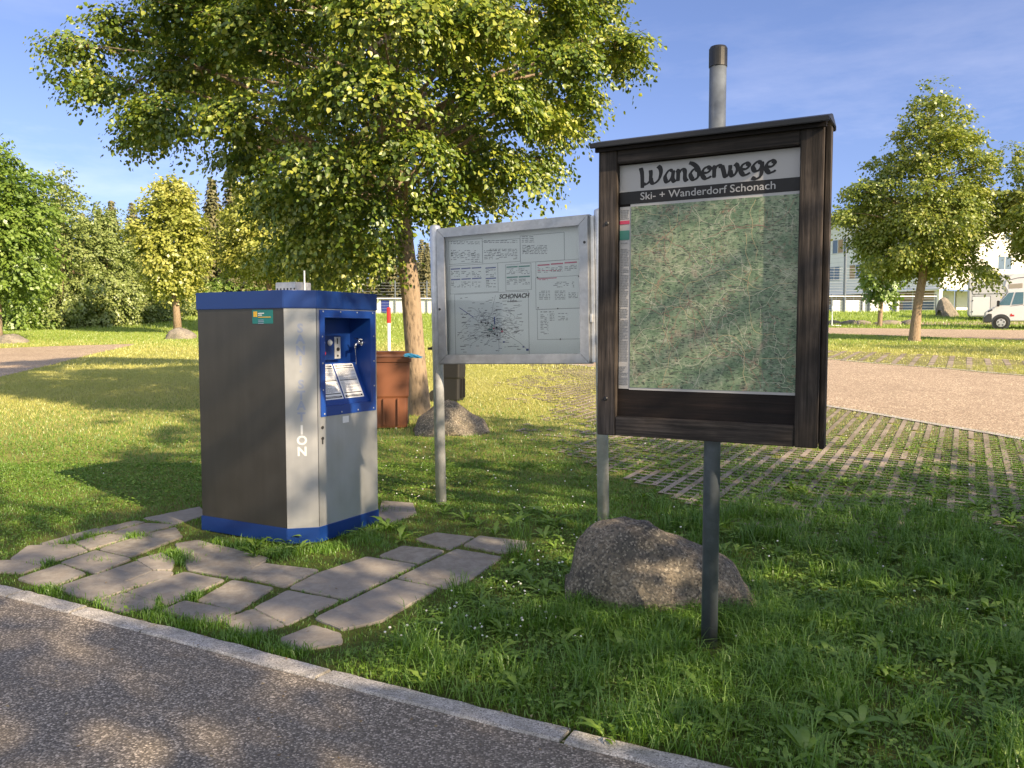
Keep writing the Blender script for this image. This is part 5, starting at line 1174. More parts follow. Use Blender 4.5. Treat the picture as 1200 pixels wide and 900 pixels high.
# layered boughs read from the photograph (px, py, depth offset, radius px, flatness)
for (px, py, dd, rp, fl_) in [(105, 70, 0.2, 38, .45), (150, 120, -0.3, 42, .45), (110, 105, 0.4, 34, .4), (165, 50, 0.6, 50, .5), (215, 150, -0.8, 55, .5), (190, 170, 0.9, 42, .45), (235, 95, 0.0, 62, .55), (240, 30, -0.9, 60, .55), 
     (300, 200, -1.0, 40, .5), (300, 150, -1.7, 62, .5), (320, 60, -1.9, 70, .55), (352, 240, -1.4, 48, .6), (385, 285, -1.3, 48, .65), (365, 300, -0.3, 46, .7), (405, 300, 0.4, 42, .6), (380, 200, -2.3, 62, .5), (420, 245, -1.9, 50, .55), (440, 290, -0.9, 32, .7), (430, 120, -2.7, 70, .5),
     (470, 190, -2.3, 55, .5), (500, 245, -1.2, 42, .5), (525, 215, -0.2, 42, .5), (550, 195, -0.9, 50, .45), (600, 215, -0.6, 36, .45), (620, 200, 0.2, 34, .4), (560, 130, -1.7, 62, .5), (610, 150, -0.9, 50, .45), (655, 130, 0.1, 44, .45), (640, 90, -1.0, 55, .5), (690, 70, 0.0, 46, .45), (715, 85, 0.4, 32, .4), (720, 65, -0.3, 26, .4), (620, 30, -1.3, 62, .55), (675, 25, 0.1, 46, .5), (540, 50, -2.3, 75, .55), (450, 40, -2.9, 80, .55), (380, 0, -2.5, 80, .6),
     (300, -20, -1.3, 75, .6), (210, -20, 0.2, 60, .6), (500, -30, -2.3, 85, .6), (590, -40, -1.0, 75, .6), (410, -60, -2.0, 80, .5), (300, -60, -0.5, 70, .5), (520, -70, -1.2, 75, .5),
     (270, 110, 1.6, 50, .5), (330, 180, 1.7, 65, .5), (420, 180, 2.1, 65, .5), (500, 150, 2.2, 65, .5), (580, 110, 1.7, 60, .5), (330, 80, 2.3, 70, .5), (430, 70, 2.7, 75, .55), (540, 40, 2.2, 70, .5), (400, 15, 2.4, 72, .55), (500, 5, 2, 68, .55), (360, 240, 1.2, 52, .55), (450, 245, 0.9, 45, .5), (300, 30, 1.9, 60, .55), (620, 60, 1.5, 55, .5), (520, 170, 0.6, 45, .5), (440, 215, 0.2, 48, .6), (395, 130, -0.5, 60, .6), (500, 90, -0.5, 60, .6), (560, 235, 0.5, 30, .5), (515, 250, 0.8, 30, .5), (645, 160, 0.9, 36, .45), (280, 70, 0.6, 60, .5)]:
    x, y, z = tl_(px, py-14, TD+dd); rad = rp*0.87*(TD+dd)/F; lobes.append((x, y, z, rad, rad, rad*fl_*0.8))
make_tree('large spreading linden tree directly behind the service cabinet and brown bin', tbx, trunk, [0.24, 0.165, 0.14, 0.135, 0.13, 0.12, 0.09, 0.06, 0.02], lobes, 8400, 22, 0.056, M['linden'], M['bark'], 21, True, twigs=500, droop=0.32, spray_len=0.40, up=0.55)

# --- right linden with the leaning trunk, the slim one behind it and the one at the right edge
rt = gp(1072, 400); zt_ = lambda py: at(1072, py, rt.y).z - rt.z; u_ = rt.y/F
rg0 = np.random.default_rng(5)
def prof_px(rows, zf, u): return [(zf(py), a*u, b*u) for py, a, b in rows][::-1]
pr = prof_px([(98, 6, 10), (130, 26, 36), (170, 52, 58), (210, 70, 68), (245, 86, 64), (275, 88, 64), (298, 84, 52), (315, 60, 30)], zt_, u_)
lb = envelope_lobes(rg0, pr, 74, 0.25, 0, (0.45, 1.05), 0.45)
lb += [(3.1, -0.3, zt_(205), .55, .5, .4), (2.5, -0.2, zt_(235), .7, .7, .4), (2.2, 0, zt_(260), .7, .7, .4), (3.3, 0, zt_(185), .4, .4, .35), (1.6, -0.6, zt_(312), .7, .6, .3), (2.2, -0.6, zt_(322), .5, .5, .25), (-2.6, 0, zt_(250), .5, .5, .3), (-2.3, -.2, zt_(225), .45, .4, .3)]
make_tree('tall pointed linden on the verge beside the pale road, right of the wooden board', rt, [(0, 0, -.1), (-0.02, 0, 0.1), (0.05, 0, 1.2), (0.22, 0, 2.4), (0.3, 0, 5), (0.3, 0, zt_(120))], [0.30, 0.21, 0.16, 0.15, 0.1, 0.02], lb, 5600, 12, 0.105, M['linden2'], M['bark_far'], 31, False, spray_len=0.5)
st_b = gp(1031, 378); zf = lambda py: at(1031, py, 46).z - g(46); u_ = 46/F
pr = prof_px([(262, 12, 12), (290, 24, 24), (315, 26, 26), (340, 18, 20), (352, 8, 10)], zf, u_)
make_tree('slim young tree with a thin trunk in front of the court fence', (at(1031, 378, 46).x, 46, g(46)), [(0, 0, -.1), (0, 0, 0.1), (0.05, 0, zf(340)), (0.1, 0, zf(280))], [0.17, 0.13, 0.10, 0.03], envelope_lobes(rg0, pr, 22, 0, 0, (0.6, 0.9), 0.7), 420, 10, 0.2, M['maple'], M['bark_far'], 32, False)
ex = at(1226, 402, 30); zf = lambda py: at(1200, py, 30).z - g(30); u_ = 30/F
pr = prof_px([(190, 6, 20), (212, 26, 50), (236, 50, 70), (260, 56, 80), (278, 46, 80), (288, 24, 60)], zf, u_)
make_tree('linden whose branches reach in over the motorhomes from the right edge', (ex.x, 30, g(30)), [(0, 0, -.1), (0, 0, 1.2), (0.1, 0, zf(300)), (0.1, 0, zf(190))], [0.26, 0.18, 0.14, 0.03], envelope_lobes(rg0, pr, 24, 0, 0, (0.5, 0.95), 0.45), 1600, 11, 0.12, M['linden2'], M['bark_far'], 33, False)

# --- left side: broad tree at the edge, willow thicket, yellow-green trees, spruces
lt = gp(-6, 401); zf = lambda py: at(0, py, lt.y).z - lt.z; u_ = lt.y/F
pr = prof_px([(172, 15, 15), (200, 60, 45), (230, 90, 66), (265, 100, 72), (300, 95, 70), (325, 80, 62), (343, 50, 40)], zf, u_)
make_tree('broad dark green tree at the left edge with a pale trunk', lt, [(0, 0, -.1), (0.05, 0, 0.5), (0.1, 0, zf(330)), (0, 0, zf(230))], [0.30, 0.22, 0.17, 0.04], envelope_lobes(rg0, pr, 65, 0, 0, (0.9, 1.4), 0.5), 3600, 12, 0.13, M['maple'], M['bark'], 41, False, name='maple_tree')
def bush(label, px, py_top, py_base, wpx, depth, seed, mat, name='willow_bush', n=34, sprays=1300, size=0.14, per=14, group='willow thicket along the edge of the meadow'):
    p = at(px, py_base, depth); zg = g(depth); zf = lambda py: at(px, py, depth).z - zg; u = depth/F
    H = zf(py_top); rr = np.random.default_rng(seed); ro = wpx*u/2
    pr = [(0.15, ro*0.85, ro*0.85), (H*0.3, ro*1.0, ro), (H*0.6, ro*0.85, ro*0.85), (H*0.85, ro*0.5, ro*0.5), (H*0.97, ro*0.15, ro*0.2)]
    tr = [(0, 0, -.1), (0.1, 0, H*0.25), (0.25, 0.1, H*0.55), (0.3, 0, H*0.75)]
    return make_tree(label, (p.x, depth, zg), tr, [0.13, 0.10, 0.06, 0.02], envelope_lobes(rr, pr, n, 0, 0, (0.9, 1.5), 0.8, (0.35, 1.0)), sprays, per, size, mat, M['bark_far'], seed, False, group, name, cat='bush', up=0.3, spray_len=0.55)
bush('tallest grey-green willow rising just right of the tree at the left edge', 72, 200, 385, 135, 45, 51, M['bush'], n=48, sprays=2000)
bush('rounded grey-green willow bush in the middle of the thicket', 122, 240, 383, 105, 47, 52, M['bush'], n=44, sprays=1900)
bush('low willow bush in the thicket left of the yellow-green tree', 168, 300, 380, 105, 50, 53, M['bush'], n=34, sprays=1400)
bush('dark undergrowth bush behind the pale trunk at the left edge', 22, 270, 395, 90, 42, 54, M['maple'], n=34, sprays=1300)
bush('low bush filling the gap under the yellow-green tree', 215, 322, 377, 90, 56, 55, M['bush'], n=26, sprays=900)
bush('flat dark hedge bush seen over the cabinet roof', 280, 325, 375, 110, 58, 56, M['maple'], n=26, sprays=900)
bush('flat hedge bush behind the far lindens, right of the cabinet roof', 345, 322, 375, 100, 62, 57, M['bush'], n=26, sprays=800)
def far_linden(label, px, rows, base_py, depth, seed, mat, trw=0.16):
    zg = g(depth); zf = lambda py: at(px, py, depth).z - zg; u = depth/F; rr = np.random.default_rng(seed); p = at(px, base_py, depth)
    pr = prof_px(rows, zf, u); return make_tree(label, (p.x, depth, zg), [(0.15, 0, -.2), (0.1, 0, 1.0), (0, 0, pr[0][0]+0.3), (-0.1, 0, pr[-1][0]*0.8)], [trw*1.3, trw, trw*0.8, 0.03], envelope_lobes(rr, pr, 60, 0, 0, (0.8, 1.2), 0.6), 2600, 12, 0.14, mat, M['bark_far'], seed, False)
far_linden('bright yellow-green tree left of the cabinet with a thin leaning trunk', 205, [(212, 8, 10), (232, 28, 22), (260, 40, 36), (290, 44, 40), (312, 36, 36), (335, 20, 22)], 392, 38, 61, M['yellow'])
far_linden('yellow-green linden behind the cabinet roof, under the big linden crown', 315, [(205, 20, 20), (235, 40, 45), (265, 55, 55), (295, 60, 52), (318, 40, 38)], 385, 42, 62, M['yellow'])
far_linden('green linden behind the cabinet front, partly under the big linden crown', 385, [(215, 20, 20), (245, 40, 40), (275, 50, 44), (300, 48, 44), (325, 36, 40)], 385, 36, 63, M['linden2'])

def spruce_mesh(seed, H=12.0, Rb=2.3, tiers=34):
    rg = np.random.default_rng(seed); P = []; D = []; N_ = []; Ln = []
    for i in range(tiers):
        z = H*(0.10+0.88*i/tiers); r = Rb*(1-(z/H))**0.85*rg.uniform(0.8, 1.15)+0.08; nb_ = 9
        for j in range(nb_):
            a = 2*math.pi*(j/nb_)+rg.uniform(-.3, .3); rr = r*rg.uniform(0.75, 1.15); d = np.array([math.cos(a), math.sin(a), -0.28]); s = np.array([-math.sin(a), math.cos(a), 0]); m = max(5, int(rr*17))
            for k in range(m):
                u = (k+rg.uniform())/m; sd = 1 if k % 2 else -1; p = d*rr*u+np.array([0, 0, z+0.1*math.sin(u*3)+0.16*u*u*rr])
                P.append(p); D.append(d*0.5+s*sd*rg.uniform(0.3, 1)+np.array([0, 0, -rg.uniform(0.4, 1.6)])); N_.append(np.array([0, 0, 1.0])+d*0.5+rg.normal(scale=.3, size=3)); Ln.append(rg.uniform(0.35, 0.75)*(0.55+0.45*rr/Rb))
    P, D, N_, Ln = map(np.array, (P, D, N_, Ln)); v, f, q = leaves(P, D, N_, Ln, Ln*0.42, two=False)
    return v, f, np.clip(rg.beta(2, 2.4, len(P)), 0, 1)
v, f, rn = spruce_mesh(3)
sp0 = empty('spruce_tree', (0, 0, 0)); np_mesh('crown', v, f, M['spruce'], rn, sp0)
mb = MB(); mb.tube([(0, 0, -0.3), (0, 0, 5), (0, 0, 11.6)], [0.2, 0.14, 0.02], 8); mb.build('trunk', M['bark_far'], sp0, smooth=True)
v, f, rn = spruce_mesh(9, 12.0, 2.0, 38)
sp1 = empty('spruce_tree', (0, 0, 0)); np_mesh('crown', v, f, M['spruce'], rn, sp1)
mb = MB(); mb.tube([(0, 0, -0.3), (0, 0, 5), (0, 0, 11.6)], [0.2, 0.14, 0.02], 8); mb.build('trunk', M['bark_far'], sp1, smooth=True)
first = [True, True]
random.seed(9)
def spruce(px, pytop, depth, label, group='spruces of the forest behind the meadow', wide=1.0):
    i = random.randrange(2); src = (sp0, sp1)[i]
    o = src if first[i] else copy_tree(src); first[i] = False
    top = at(px, pytop, depth); H = (top.z-g(depth))/12.0; o.location = (top.x, depth, g(depth)); o.scale = (H*wide, H*wide, H); o.rotation_euler = (0, 0, random.uniform(0, 6)); tag(o, label, 'tree', group)
for px, py, d, lb in [(116, 240, 66, 'narrow spruce top above the willow thicket, leftmost of the three tops'), (130, 230, 64, 'tallest of the narrow spruce tops left of the yellow-green tree'), (154, 232, 62, 'dense spruce top just left of the yellow-green tree'),
      (248, 204, 60, 'tall brownish spruce just right of the yellow-green tree'), (272, 196, 62, 'tallest brownish spruce above the left end of the cabinet'), (292, 214, 58, 'brownish spruce under the left drooping bough of the big linden'), (175, 262, 68, 'spruce hidden behind the yellow-green tree')]:
    spruce(px, py, d, lb, wide=1.25 if px > 200 else 1.0)
for k in range(26):
    px = 225+k*14+random.uniform(-5, 5); spruce(px, random.uniform(232, 268) if px < 420 else random.uniform(262, 292), random.uniform(74, 92), 'spruce in the dense forest row seen below the big linden crown', 'forest spruces below the linden crown', 1.2)
for k in range(7):
    px = -60+k*26+random.uniform(-5, 5); spruce(px, random.uniform(225, 262), random.uniform(72, 84), 'spruce standing behind the willow thicket', 'forest spruces behind the willow thicket', 1.1)
spruce(1222, 205, 110, 'distant dark spruce behind the school at the right edge', 'spruces behind the school', 1.6)

# --- trees behind and beside the camera whose shade falls on the foreground (copies of one linden)
rgc = np.random.default_rng(77)
pr = [(2.6, 1.8, 1.8), (3.6, 3.0, 3.0), (5.0, 3.7, 3.7), (6.6, 3.2, 3.2), (8.0, 2.2, 2.2), (9.3, 0.8, 0.8)]
shade = make_tree('linden of the row behind the photographer, nearest to the kerb', (0, 0, 0), [(0, 0, -.1), (0, 0, 1.2), (0.1, 0, 3), (0, 0, 7)], [0.3, 0.2, 0.16, 0.04], envelope_lobes(rgc, pr, 80, 0, 0, (0.8, 1.2), 0.6), 690, 11, 0.15, M['linden2'], M['bark'], 78, False)
SH = [(8.3, 0.2, 0, 1.08, 'linden closest to the photographer on the right, out of the picture'), (5.6, -4.6, 1.3, 1.0, 'linden of the row behind the photographer, nearest to the kerb'), (12.6, -2.2, 2.2, 1.0, 'linden of the row on the right side, away from the kerb'),
      (1.2, -8.2, 3.1, 1.1, 'linden of the row straight behind the photographer'), (-4.6, -11.0, 4.2, 1.1, 'linden of the row far behind the photographer on the left'), (21.5, 20.3, 5.0, 0.8, 'linden on the verge of the pale road, just out of the picture on the right'), (28.5, 25.0, 2.6, 0.8, 'linden on the verge of the pale road far right of the picture'), (10.5, -8.5, 0.7, 1.1, 'linden behind the photographer, second row')]
for i, (x, y, rz, s, lb) in enumerate(SH):
    o = shade if i == 0 else copy_tree(shade); o.location = (x, y, g(y)); o.rotation_euler = (0, 0, rz); o.scale = (s, s, s); tag(o, lb, 'tree', 'lindens along the road behind the photographer')

# ================================================================== GRASS AND WEEDS
slab_polys = [np.array(p) for p in SLABPOLY]
def in_poly(x, y, P):
    c = np.zeros(len(x), bool); n = len(P)
    for i in range(n):
        x0, y0 = P[i]; x1, y1 = P[(i+1) % n]; k = ((y0 > y) != (y1 > y)) & (x < (x1-x0)*(y-y0)/((y1-y0) if abs(y1-y0) > 1e-12 else 1e-12)+x0); c ^= k
    return c
kg_arr = kgn[np.argsort(kgn[:, 0])]
def beyond_kerb(x, y): return y > np.interp(x, kg_arr[:, 0], kg_arr[:, 1]) + 0.0
road_poly = np.array([(p.x, p.y) for p in near] + [(p.x, p.y) for p in far[::-1]])
ft = [gp(*q) for q in [(-500, 540), (-200, 490), (0, 442), (60, 428), (110, 415), (157, 404.5), (157, 403.2), (110, 404.5), (60, 406), (0, 408.5), (-200, 413), (-500, 425)]]
track_poly = np.array([(p.x, p.y) for p in ft])
br_ = [gp(*q) for q in [(560, 392), (967, 391), (1200, 399), (1800, 418), (1800, 393), (1200, 387), (967, 384), (560, 385)]]
back_poly = np.array([(p.x, p.y) for p in br_])
cs, sn = math.cos(R(29)), math.sin(R(29))
def in_sani(x, y):
    dx, dy = x-Apt.x, y-Apt.y; u = dx*GXD.x+dy*GXD.y; v = dx*GYD.x+dy*GYD.y
    return (u > -LW-0.01) & (u < CH+0.01) & (v > -0.01) & (v < CH*0.9+FW+0.11) & ((v-0) > (u-0)*0.9-0.02)
def fbm(x, y, s, seed=0):
    rg = np.random.default_rng(seed); o = np.zeros(len(x)); a = 1; tot = 0
    for k in range(5):
        th = rg.uniform(0, 6.28, 4); ph = rg.uniform(0, 6.28, 4)
        for j in range(4): o += a*np.sin((x*np.cos(th[j])+y*np.sin(th[j]))*s*(1.83**k)*rg.uniform(.8, 1.2)+ph[j])
        tot += a*4*0.5; a *= 0.62
    return o/tot*0.9
def scatter(n, y0, y1, rg, margin=1.12):
    y = np.sqrt(rg.uniform(y0**2, y1**2, n)); x = rg.uniform(-0.64*margin, 0.64*margin, n)*(y+0.5); return x, y
def grid_mask(x, y):
    """1 where a concrete bar of the grass grid is, so grass there is thinner"""
    o = gp(780, 620); dx, dy = x-o.x, y-o.y; u = dx*GXD.x+dy*GXD.y; v = dx*GYD.x+dy*GYD.y
    bar = ((u+8) % 0.155) < 0.06; rung = ((v+6) % 0.125) < 0.044
    ing_ = in_near_grid(x, y) & (cover(x, y) > np.random.default_rng(8).uniform(size=len(x))); return ing_ & (bar | rung), ing_
def blades(name, x, y, h, w, mat, rg, seg=2, lean=0.5, rnd=None, z0=0.0):
    n = len(x); z = np.interp(y, GX, GZ)+z0; a = rg.uniform(0, 6.283, n); d = np.stack([np.cos(a), np.sin(a)], 1); face = rg.uniform(0, 6.283, n); s = np.stack([np.cos(face), np.sin(face), np.zeros(n)], 1)
    ln = h*rg.uniform(0.15, 1.0, n)*lean; P = np.stack([x, y, z], 1); D3 = np.concatenate([d, np.zeros((n, 1))], 1)
    if seg == 1:
        v = np.stack([P-s*w[:, None]/2, P+s*w[:, None]/2, P+D3*ln[:, None]+np.array([0, 0, 1.0])*h[:, None]], 1).reshape(-1, 3); i = np.arange(n)[:, None]*3; f = i+np.array([[0, 1, 2]])
        q = 1
    else:
        m = P+D3*(ln*0.3)[:, None]+np.array([0, 0, 1.0])*(h*0.6)[:, None]; t_ = P+D3*ln[:, None]+np.array([0, 0, 1.0])*(h*(1-0.25*lean))[:, None]
        v = np.stack([P-s*w[:, None]/2, P+s*w[:, None]/2, m+s*w[:, None]*0.42, m-s*w[:, None]*0.42, t_+s*w[:, None]*0.06, t_-s*w[:, None]*0.06], 1).reshape(-1, 3); i = np.arange(n)[:, None]*6
        f = np.concatenate([i+np.array([[0, 1, 2, 3]]), i+np.array([[3, 2, 4, 5]])], 0); q = 2
    r_ = rnd if rnd is not None else rg.beta(2.2, 3, n)
    return tag(np_mesh(name, v, f, mat, np.concatenate([r_]*q)), kind='stuff')
def valid(x, y, slab_keep=0.0, rg=None):
    k = beyond_kerb(x, y) & ~in_sani(x, y) & ~in_poly(x, y, road_poly) & ~in_poly(x, y, track_poly) & ~in_poly(x, y, back_poly)
    k &= ((x-PB.x)**2/0.10**2+(y-PB.y+0.07)**2/0.15**2) > 1
    on = np.zeros(len(x), bool)
    m = (y < 9) & (x < 1.5)
    for P in slab_polys:
        c = P.mean(0); Q = c+(P-c)*0.985
        mm = m & (x > Q[:, 0].min()) & (x < Q[:, 0].max()) & (y > Q[:, 1].min()) & (y < Q[:, 1].max())
        if mm.any(): idx = np.where(mm)[0]; on[idx[in_poly(x[idx], y[idx], Q)]] = True
    return k & ~on
patio = np.array([(p.x, p.y) for p in [gp(*q) for q in [(-40, 690), (90, 600), (235, 590), (470, 590), (640, 620), (620, 650), (420, 765), (330, 770), (200, 735), (100, 700)]]])
rg = np.random.default_rng(101)
# near zone
x, y = scatter(330000, 2.3, 8.2, rg); 
k = valid(x, y); x, y = x[k], y[k]; bar, ing = grid_mask(x, y); ip = in_poly(x, y, patio)
f1 = fbm(x, y, 1.3, 1); f2 = fbm(x, y, 4.0, 2)
rough = 1/(1+np.exp(-((x-0.2)*1.6 - (y-4.6)*1.5)))            # long rough grass near right
over = fbm(x, y, 0.9, 3)
keep = rg.uniform(size=len(x)) < np.where(ip, 0.30+0.35*(f2 > 0.1), np.where(ing & (y > 5.8), np.where(bar, np.clip(0.05+0.4*over, 0.02, 1), 0.9), np.clip(0.72+0.45*f2, 0.25, 1)))
x, y, f1, f2, rough, ing, ip = [q[keep] for q in (x, y, f1, f2, rough, ing, ip)]
f5 = fbm(x, y, 3.1, 12)
h = (0.022+0.055*rough*np.clip(0.35+0.9*f1+0.7*f5, 0.05, 1.4))*rg.uniform(0.5, 1.4, len(x)); h[ip] = rg.uniform(0.012, 0.035, ip.sum()); h[ing] = rg.uniform(0.012, 0.032, ing.sum())
blades('grass', x, y, h, rg.uniform(0.0025, 0.0055, len(x))*(1+0.35*(y > 6)), M['grassblade'], rg, 2, 1.35, np.clip(rg.beta(2.2, 3, len(x))+0.16*f1+0.16*f5+0.25*(rg.uniform(size=len(x)) < 0.10+0.2*(y > 6.5)), 0, 1))
# long tufts in the lower right
tc_ = []; n_t = 360; tx = rg.uniform(-0.7, 3.4, n_t); ty = rg.uniform(2.6, 6.4, n_t); kk = valid(tx, ty) & (rg.uniform(size=n_t) < 1/(1+np.exp(-((tx-0.0)*2.2-(ty-4.3)*1.6)))); tx, ty = tx[kk], ty[kk]
x = np.repeat(tx, 60)+rg.normal(scale=0.045, size=len(tx)*60); y = np.repeat(ty, 60)+rg.normal(scale=0.045, size=len(tx)*60); k = valid(x, y); x, y = x[k], y[k]
blades('grass_tufts', x, y, rg.uniform(0.08, 0.21, len(x)), rg.uniform(0.003, 0.0055, len(x)), M['grassblade'], rg, 2, 1.3)
# long grass round the boulder foot and pipe
x = np.concatenate([bc.x+rg.normal(scale=0.45, size=5000), PB.x+rg.normal(scale=0.25, size=2500)]); y = np.concatenate([bc.y-0.14+rg.normal(scale=0.08, size=5000), PB.y+rg.normal(scale=0.22, size=2500)])
k = valid(x, y); x, y = x[k], y[k]; blades('grass_fringe', x, y, rg.uniform(0.05, 0.17, len(x)), rg.uniform(0.003, 0.005, len(x)), M['grassblade'], rg, 2, 1.2)
# tufts in joints around the cabinet foot and along the kerb
pts = []
for px, py, n, s in [(160, 632, 500, 0.05), (205, 655, 900, 0.07), (215, 660, 500, 0.05), (250, 640, 300, .05), (290, 642, 500, 0.09), (330, 650, 600, 0.09), (380, 645, 500, .08), (425, 632, 500, .08), (450, 620, 400, .08), (105, 632, 250, .06), (75, 640, 200, .06), (115, 660, 150, .04), (55, 662, 120, .04), (227, 703, 200, .035), (185, 708, 150, .04), (450, 600, 400, 0.07), (172, 745, 60, .02), (10, 697, 120, .03), (232, 766, 60, .02), (180, 725, 400, .09), (230, 735, 700, .09), (280, 752, 700, .08), (330, 768, 600, .07), (130, 708, 300, .07), (60, 695, 300, .06), (440, 640, 200, 0.08), (262, 605, 300, 0.08)]:
    p = gp(px, py); pts.append(np.stack([p.x+rg.normal(scale=s, size=n), p.y+rg.normal(scale=s*0.7, size=n)], 1))
pts = np.concatenate(pts); vs_ = valid(pts[:, 0], pts[:, 1]); k = (vs_ | (rg.uniform(size=len(pts)) < 0.16)) & beyond_kerb(pts[:, 0], pts[:, 1]) & ~in_sani(pts[:, 0], pts[:, 1]); pts = pts[k]
blades('joint_grass', pts[:, 0], pts[:, 1], rg.uniform(0.02, 0.07, len(pts)), rg.uniform(0.003, 0.005, len(pts)), M['grassblade'], rg, 2, 0.9, z0=0.005)
# middle zone
x, y = scatter(330000, 8.0, 20, rg); k = valid(x, y); x, y = x[k], y[k]; bar, ing = grid_mask(x, y)
f1 = fbm(x, y, 0.7, 4); keep = rg.uniform(size=len(x)) < np.where(ing, np.where(bar, np.clip(0.04+0.4*fbm(x, y, 1.1, 3), 0.02, 1), 1.0), np.clip(0.75+0.4*f1, .2, 1)); x, y, f1, ing = [q[keep] for q in (x, y, f1, ing)]
mow = np.clip((y-9)/5+0.25*f1, 0, 1); isn = rg.uniform(size=len(x)) < mow
h = rg.uniform(0.02, 0.05, len(x)); h[ing] *= 0.85; w = rg.uniform(0.006, 0.011, len(x))
blades('grass', x[~isn], y[~isn], h[~isn], w[~isn], M['grassblade'], rg, 1, 0.8); blades('mown_grass', x[isn], y[isn], h[isn], w[isn], M['mown'], rg, 1, 0.8)
x, y = scatter(230000, 19, 44, rg); k = valid(x, y); x, y = x[k], y[k]
o_ = gp(780, 620); u_g = (x-o_.x)*GXD.x+(y-o_.y)*GXD.y; v_g = (x-o_.x)*GYD.x+(y-o_.y)*GYD.y
fb = in_far_grid(x, y) & ((((u_g+4) % 0.42) < 0.14) | ((v_g % 0.36) < 0.11)); k = ~fb | (rg.uniform(size=len(x)) < 0.1); x, y = x[k], y[k]
gr_ = rg.uniform(size=len(x)) < np.clip((y-26)/8, 0, 0.9); hh_ = rg.uniform(0.03, 0.08, len(x)); ww_ = rg.uniform(0.014, 0.03, len(x)); hh_[in_far_grid(x, y)] *= 0.5
blades('mown_grass', x[~gr_], y[~gr_], hh_[~gr_], ww_[~gr_], M['mown'], rg, 1, 0.8); blades('verge_grass', x[gr_], y[gr_], hh_[gr_], ww_[gr_], M['bankgrass'], rg, 1, 0.8)
x, y = scatter(90000, 43, 72, rg); k = valid(x, y); x, y = x[k], y[k]
blades('bank_grass', x, y, rg.uniform(0.06, 0.2, len(x)), rg.uniform(0.03, 0.06, len(x)), M['bankgrass'], rg, 1, 0.6)

# broad-leaved weeds: rosettes of dandelion and dock leaves
def rosettes(name, X, Y, size, per, rg, mat, narrow=0.24, toothed=True, lift=0.55):
    n = len(X)*per; cx = np.repeat(X, per); cy = np.repeat(Y, per); cz = np.interp(cy, GX, GZ); a = rg.uniform(0, 6.283, n); L0 = np.repeat(size, per)*rg.uniform(0.55, 1.2, n); el = rg.uniform(0.25, 1.25, n)*lift*1.5
    D = np.stack([np.cos(a), np.sin(a)], 1); S = np.stack([-np.sin(a), np.cos(a), np.zeros(n)], 1); V = []; seg = 7; wid = [0.12, 0.30, 0.62, 0.85, 1.0, 0.85, 0.5, 0.04]
    jit = rg.uniform(0.75, 1.2, (n, seg+1)) if toothed else np.ones((n, seg+1)); tw = rg.normal(scale=0.25, size=n)
    px_ = np.zeros(n); pz = np.zeros(n)
    for k in range(seg+1):
        u = k/seg; ang = el*(1-u*1.15)+0.05; 
        if k: px_ = px_+np.cos(ang)*L0/seg; pz = pz+np.sin(ang)*L0/seg
        C = np.stack([cx+D[:, 0]*px_, cy+D[:, 1]*px_, cz+pz+0.004], 1); tooth = (1.0 if (k % 2 == 0 or not toothed) else 0.55); W = (wid[k]*tooth*L0*narrow*0.5*jit[:, k])[:, None]
        upv = np.stack([np.zeros(n), np.zeros(n), tw*0.4+0.25], 1)
        V += [C-S*W+upv*W, C+S*W+np.stack([np.zeros(n), np.zeros(n), -tw*0.4+0.25], 1)*W]
    V = np.stack(V, 1).reshape(-1, 3); i = np.arange(n)[:, None]*(2*(seg+1)); F_ = [i+np.array([[2*k, 2*k+1, 2*k+3, 2*k+2]]) for k in range(seg)]; r_ = np.clip(rg.beta(2.4, 2.4, n), 0, 1)
    return tag(np_mesh(name, V, np.concatenate(F_), mat, np.concatenate([r_]*seg), smooth=True), kind='stuff')
n = 1500; x = rg.uniform(-1.6, 4.2, n); y = rg.uniform(2.4, 8.0, n); k = valid(x, y) & ~in_poly(x, y, patio) & (rg.uniform(size=n) < 0.12+0.88/(1+np.exp(-((x-0.1)*1.2-(y-4.8)*1.6)))); x, y = x[k], y[k]
rosettes('dandelion_leaves', x, y, rg.uniform(0.06, 0.15, len(x)), 8, rg, M['weed'], 0.24, True, 0.75)
n = 130; x = rg.uniform(-0.2, 3.2, n); y = rg.uniform(2.5, 4.8, n); k = valid(x, y) & (rg.uniform(size=n) < 1/(1+np.exp(-((x-0.9)*2.2-(y-3.6)*1.2)))); x, y = x[k], y[k]
rosettes('dock_leaves', x, y, rg.uniform(0.07, 0.14, len(x)), 6, rg, M['weed'], 0.28, False, 0.95)
W_ = [gp(*q) for q in [(350, 648), (336, 640), (430, 630), (455, 622), (300, 645), (600, 620), (610, 612), (650, 618), (640, 605), (545, 610), (560, 618), (690, 690), (300, 655), (470, 635), (580, 628), (520, 603), (625, 690), (600, 680), (640, 700)]]
rosettes('weed_leaves', np.array([p.x for p in W_]), np.array([p.y for p in W_]), rg.uniform(0.11, 0.18, len(W_)), 10, rg, M['weed'], 0.26, True, 0.8)
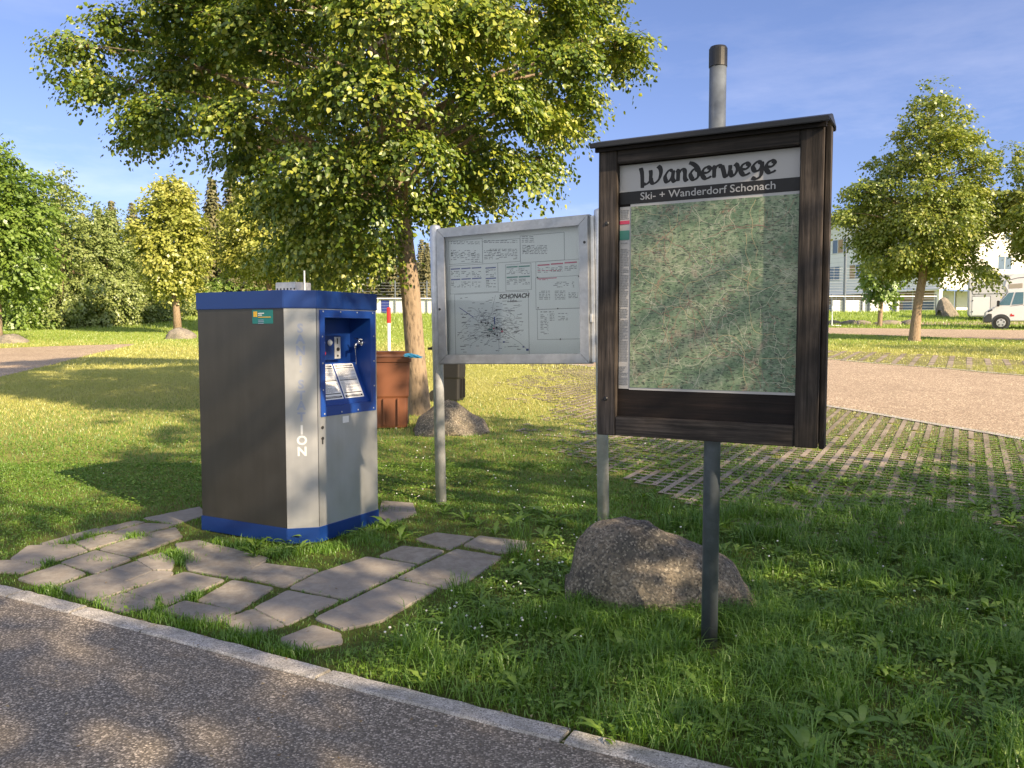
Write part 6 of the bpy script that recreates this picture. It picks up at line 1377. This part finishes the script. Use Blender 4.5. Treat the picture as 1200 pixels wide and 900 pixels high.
# clover: small leaf discs in patches, white flower heads
n = 60000; x, y = scatter(n, 2.4, 9.5, rg); f3 = fbm(x, y, 1.6, 9); k = valid(x, y) & ~in_poly(x, y, patio) & (f3 > -0.12); x, y = x[k], y[k]; n = len(x)
P = np.stack([x, y, np.interp(y, GX, GZ)+rg.uniform(0.02, 0.06, n)], 1); a = rg.uniform(0, 6.28, n); D = np.stack([np.cos(a), np.sin(a), rg.uniform(-.3, .3, n)], 1); N_ = np.stack([rg.normal(scale=.35, size=n), rg.normal(scale=.35, size=n), np.ones(n)], 1); Ln = rg.uniform(0.012, 0.03, n)
v, f, q = leaves(P, D, N_, Ln, Ln*0.9, two=False); tag(np_mesh('clover', v, f, M['weed'], rg.beta(2.2, 2.6, n)), kind='stuff')
mb = MB(); n = 0
while n < 260:
    py = random.uniform(470, 760); px = random.uniform(20, 1190) if random.random() < 0.4 else random.uniform(450, 700)
    p = gp(px, py); xx, yy = np.array([p.x]), np.array([p.y])
    if not (valid(xx, yy)[0]) or in_poly(xx, yy, patio)[0] or p.y < 3.6: continue
    r_ = random.uniform(0.004, 0.008); z = g(p.y)+random.uniform(0.03, 0.06); mb.lathe([(r_*0.5, -r_*0.6), (r_, 0), (r_*0.75, r_*0.6), (r_*0.2, r_*0.85)], 6, 0, (p.x, p.y, z)); n += 1
tag(mb.build('clover_flowers', M['white']), kind='stuff')

# litter: small dry leaves and grit on the slabs, kerb and asphalt
n = 150; P = []
while len(P) < n:
    px = random.uniform(0, 720); py = random.uniform(620, 895); p = gp(px, py); 
    if random.random() < 0.8 or p.y > 4.2: P.append(p)
P = np.array([(p.x, p.y, p.z+0.022) for p in P]); k = ~in_sani(P[:, 0], P[:, 1]); P = P[k]; n = len(P)
rl = np.random.default_rng(55); a = rl.uniform(0, 6.28, n); D = np.stack([np.cos(a), np.sin(a), rl.uniform(-.1, .15, n)], 1); N_ = np.stack([rl.normal(scale=.25, size=n), rl.normal(scale=.25, size=n), np.ones(n)], 1); Ln = rl.uniform(0.006, 0.02, n)
M['litter'] = leafmat('dry_leaf_litter', [(0.0, (0.10, 0.06, 0.03)), (0.5, (0.28, 0.20, 0.10)), (1.0, (0.45, 0.40, 0.26))], 0.1)
v, f, q = leaves(P, D, N_, Ln, Ln*0.6); tag(np_mesh('leaf_litter', v, f, M['litter'], np.tile(rl.uniform(0, 1, n), 2)), kind='stuff')
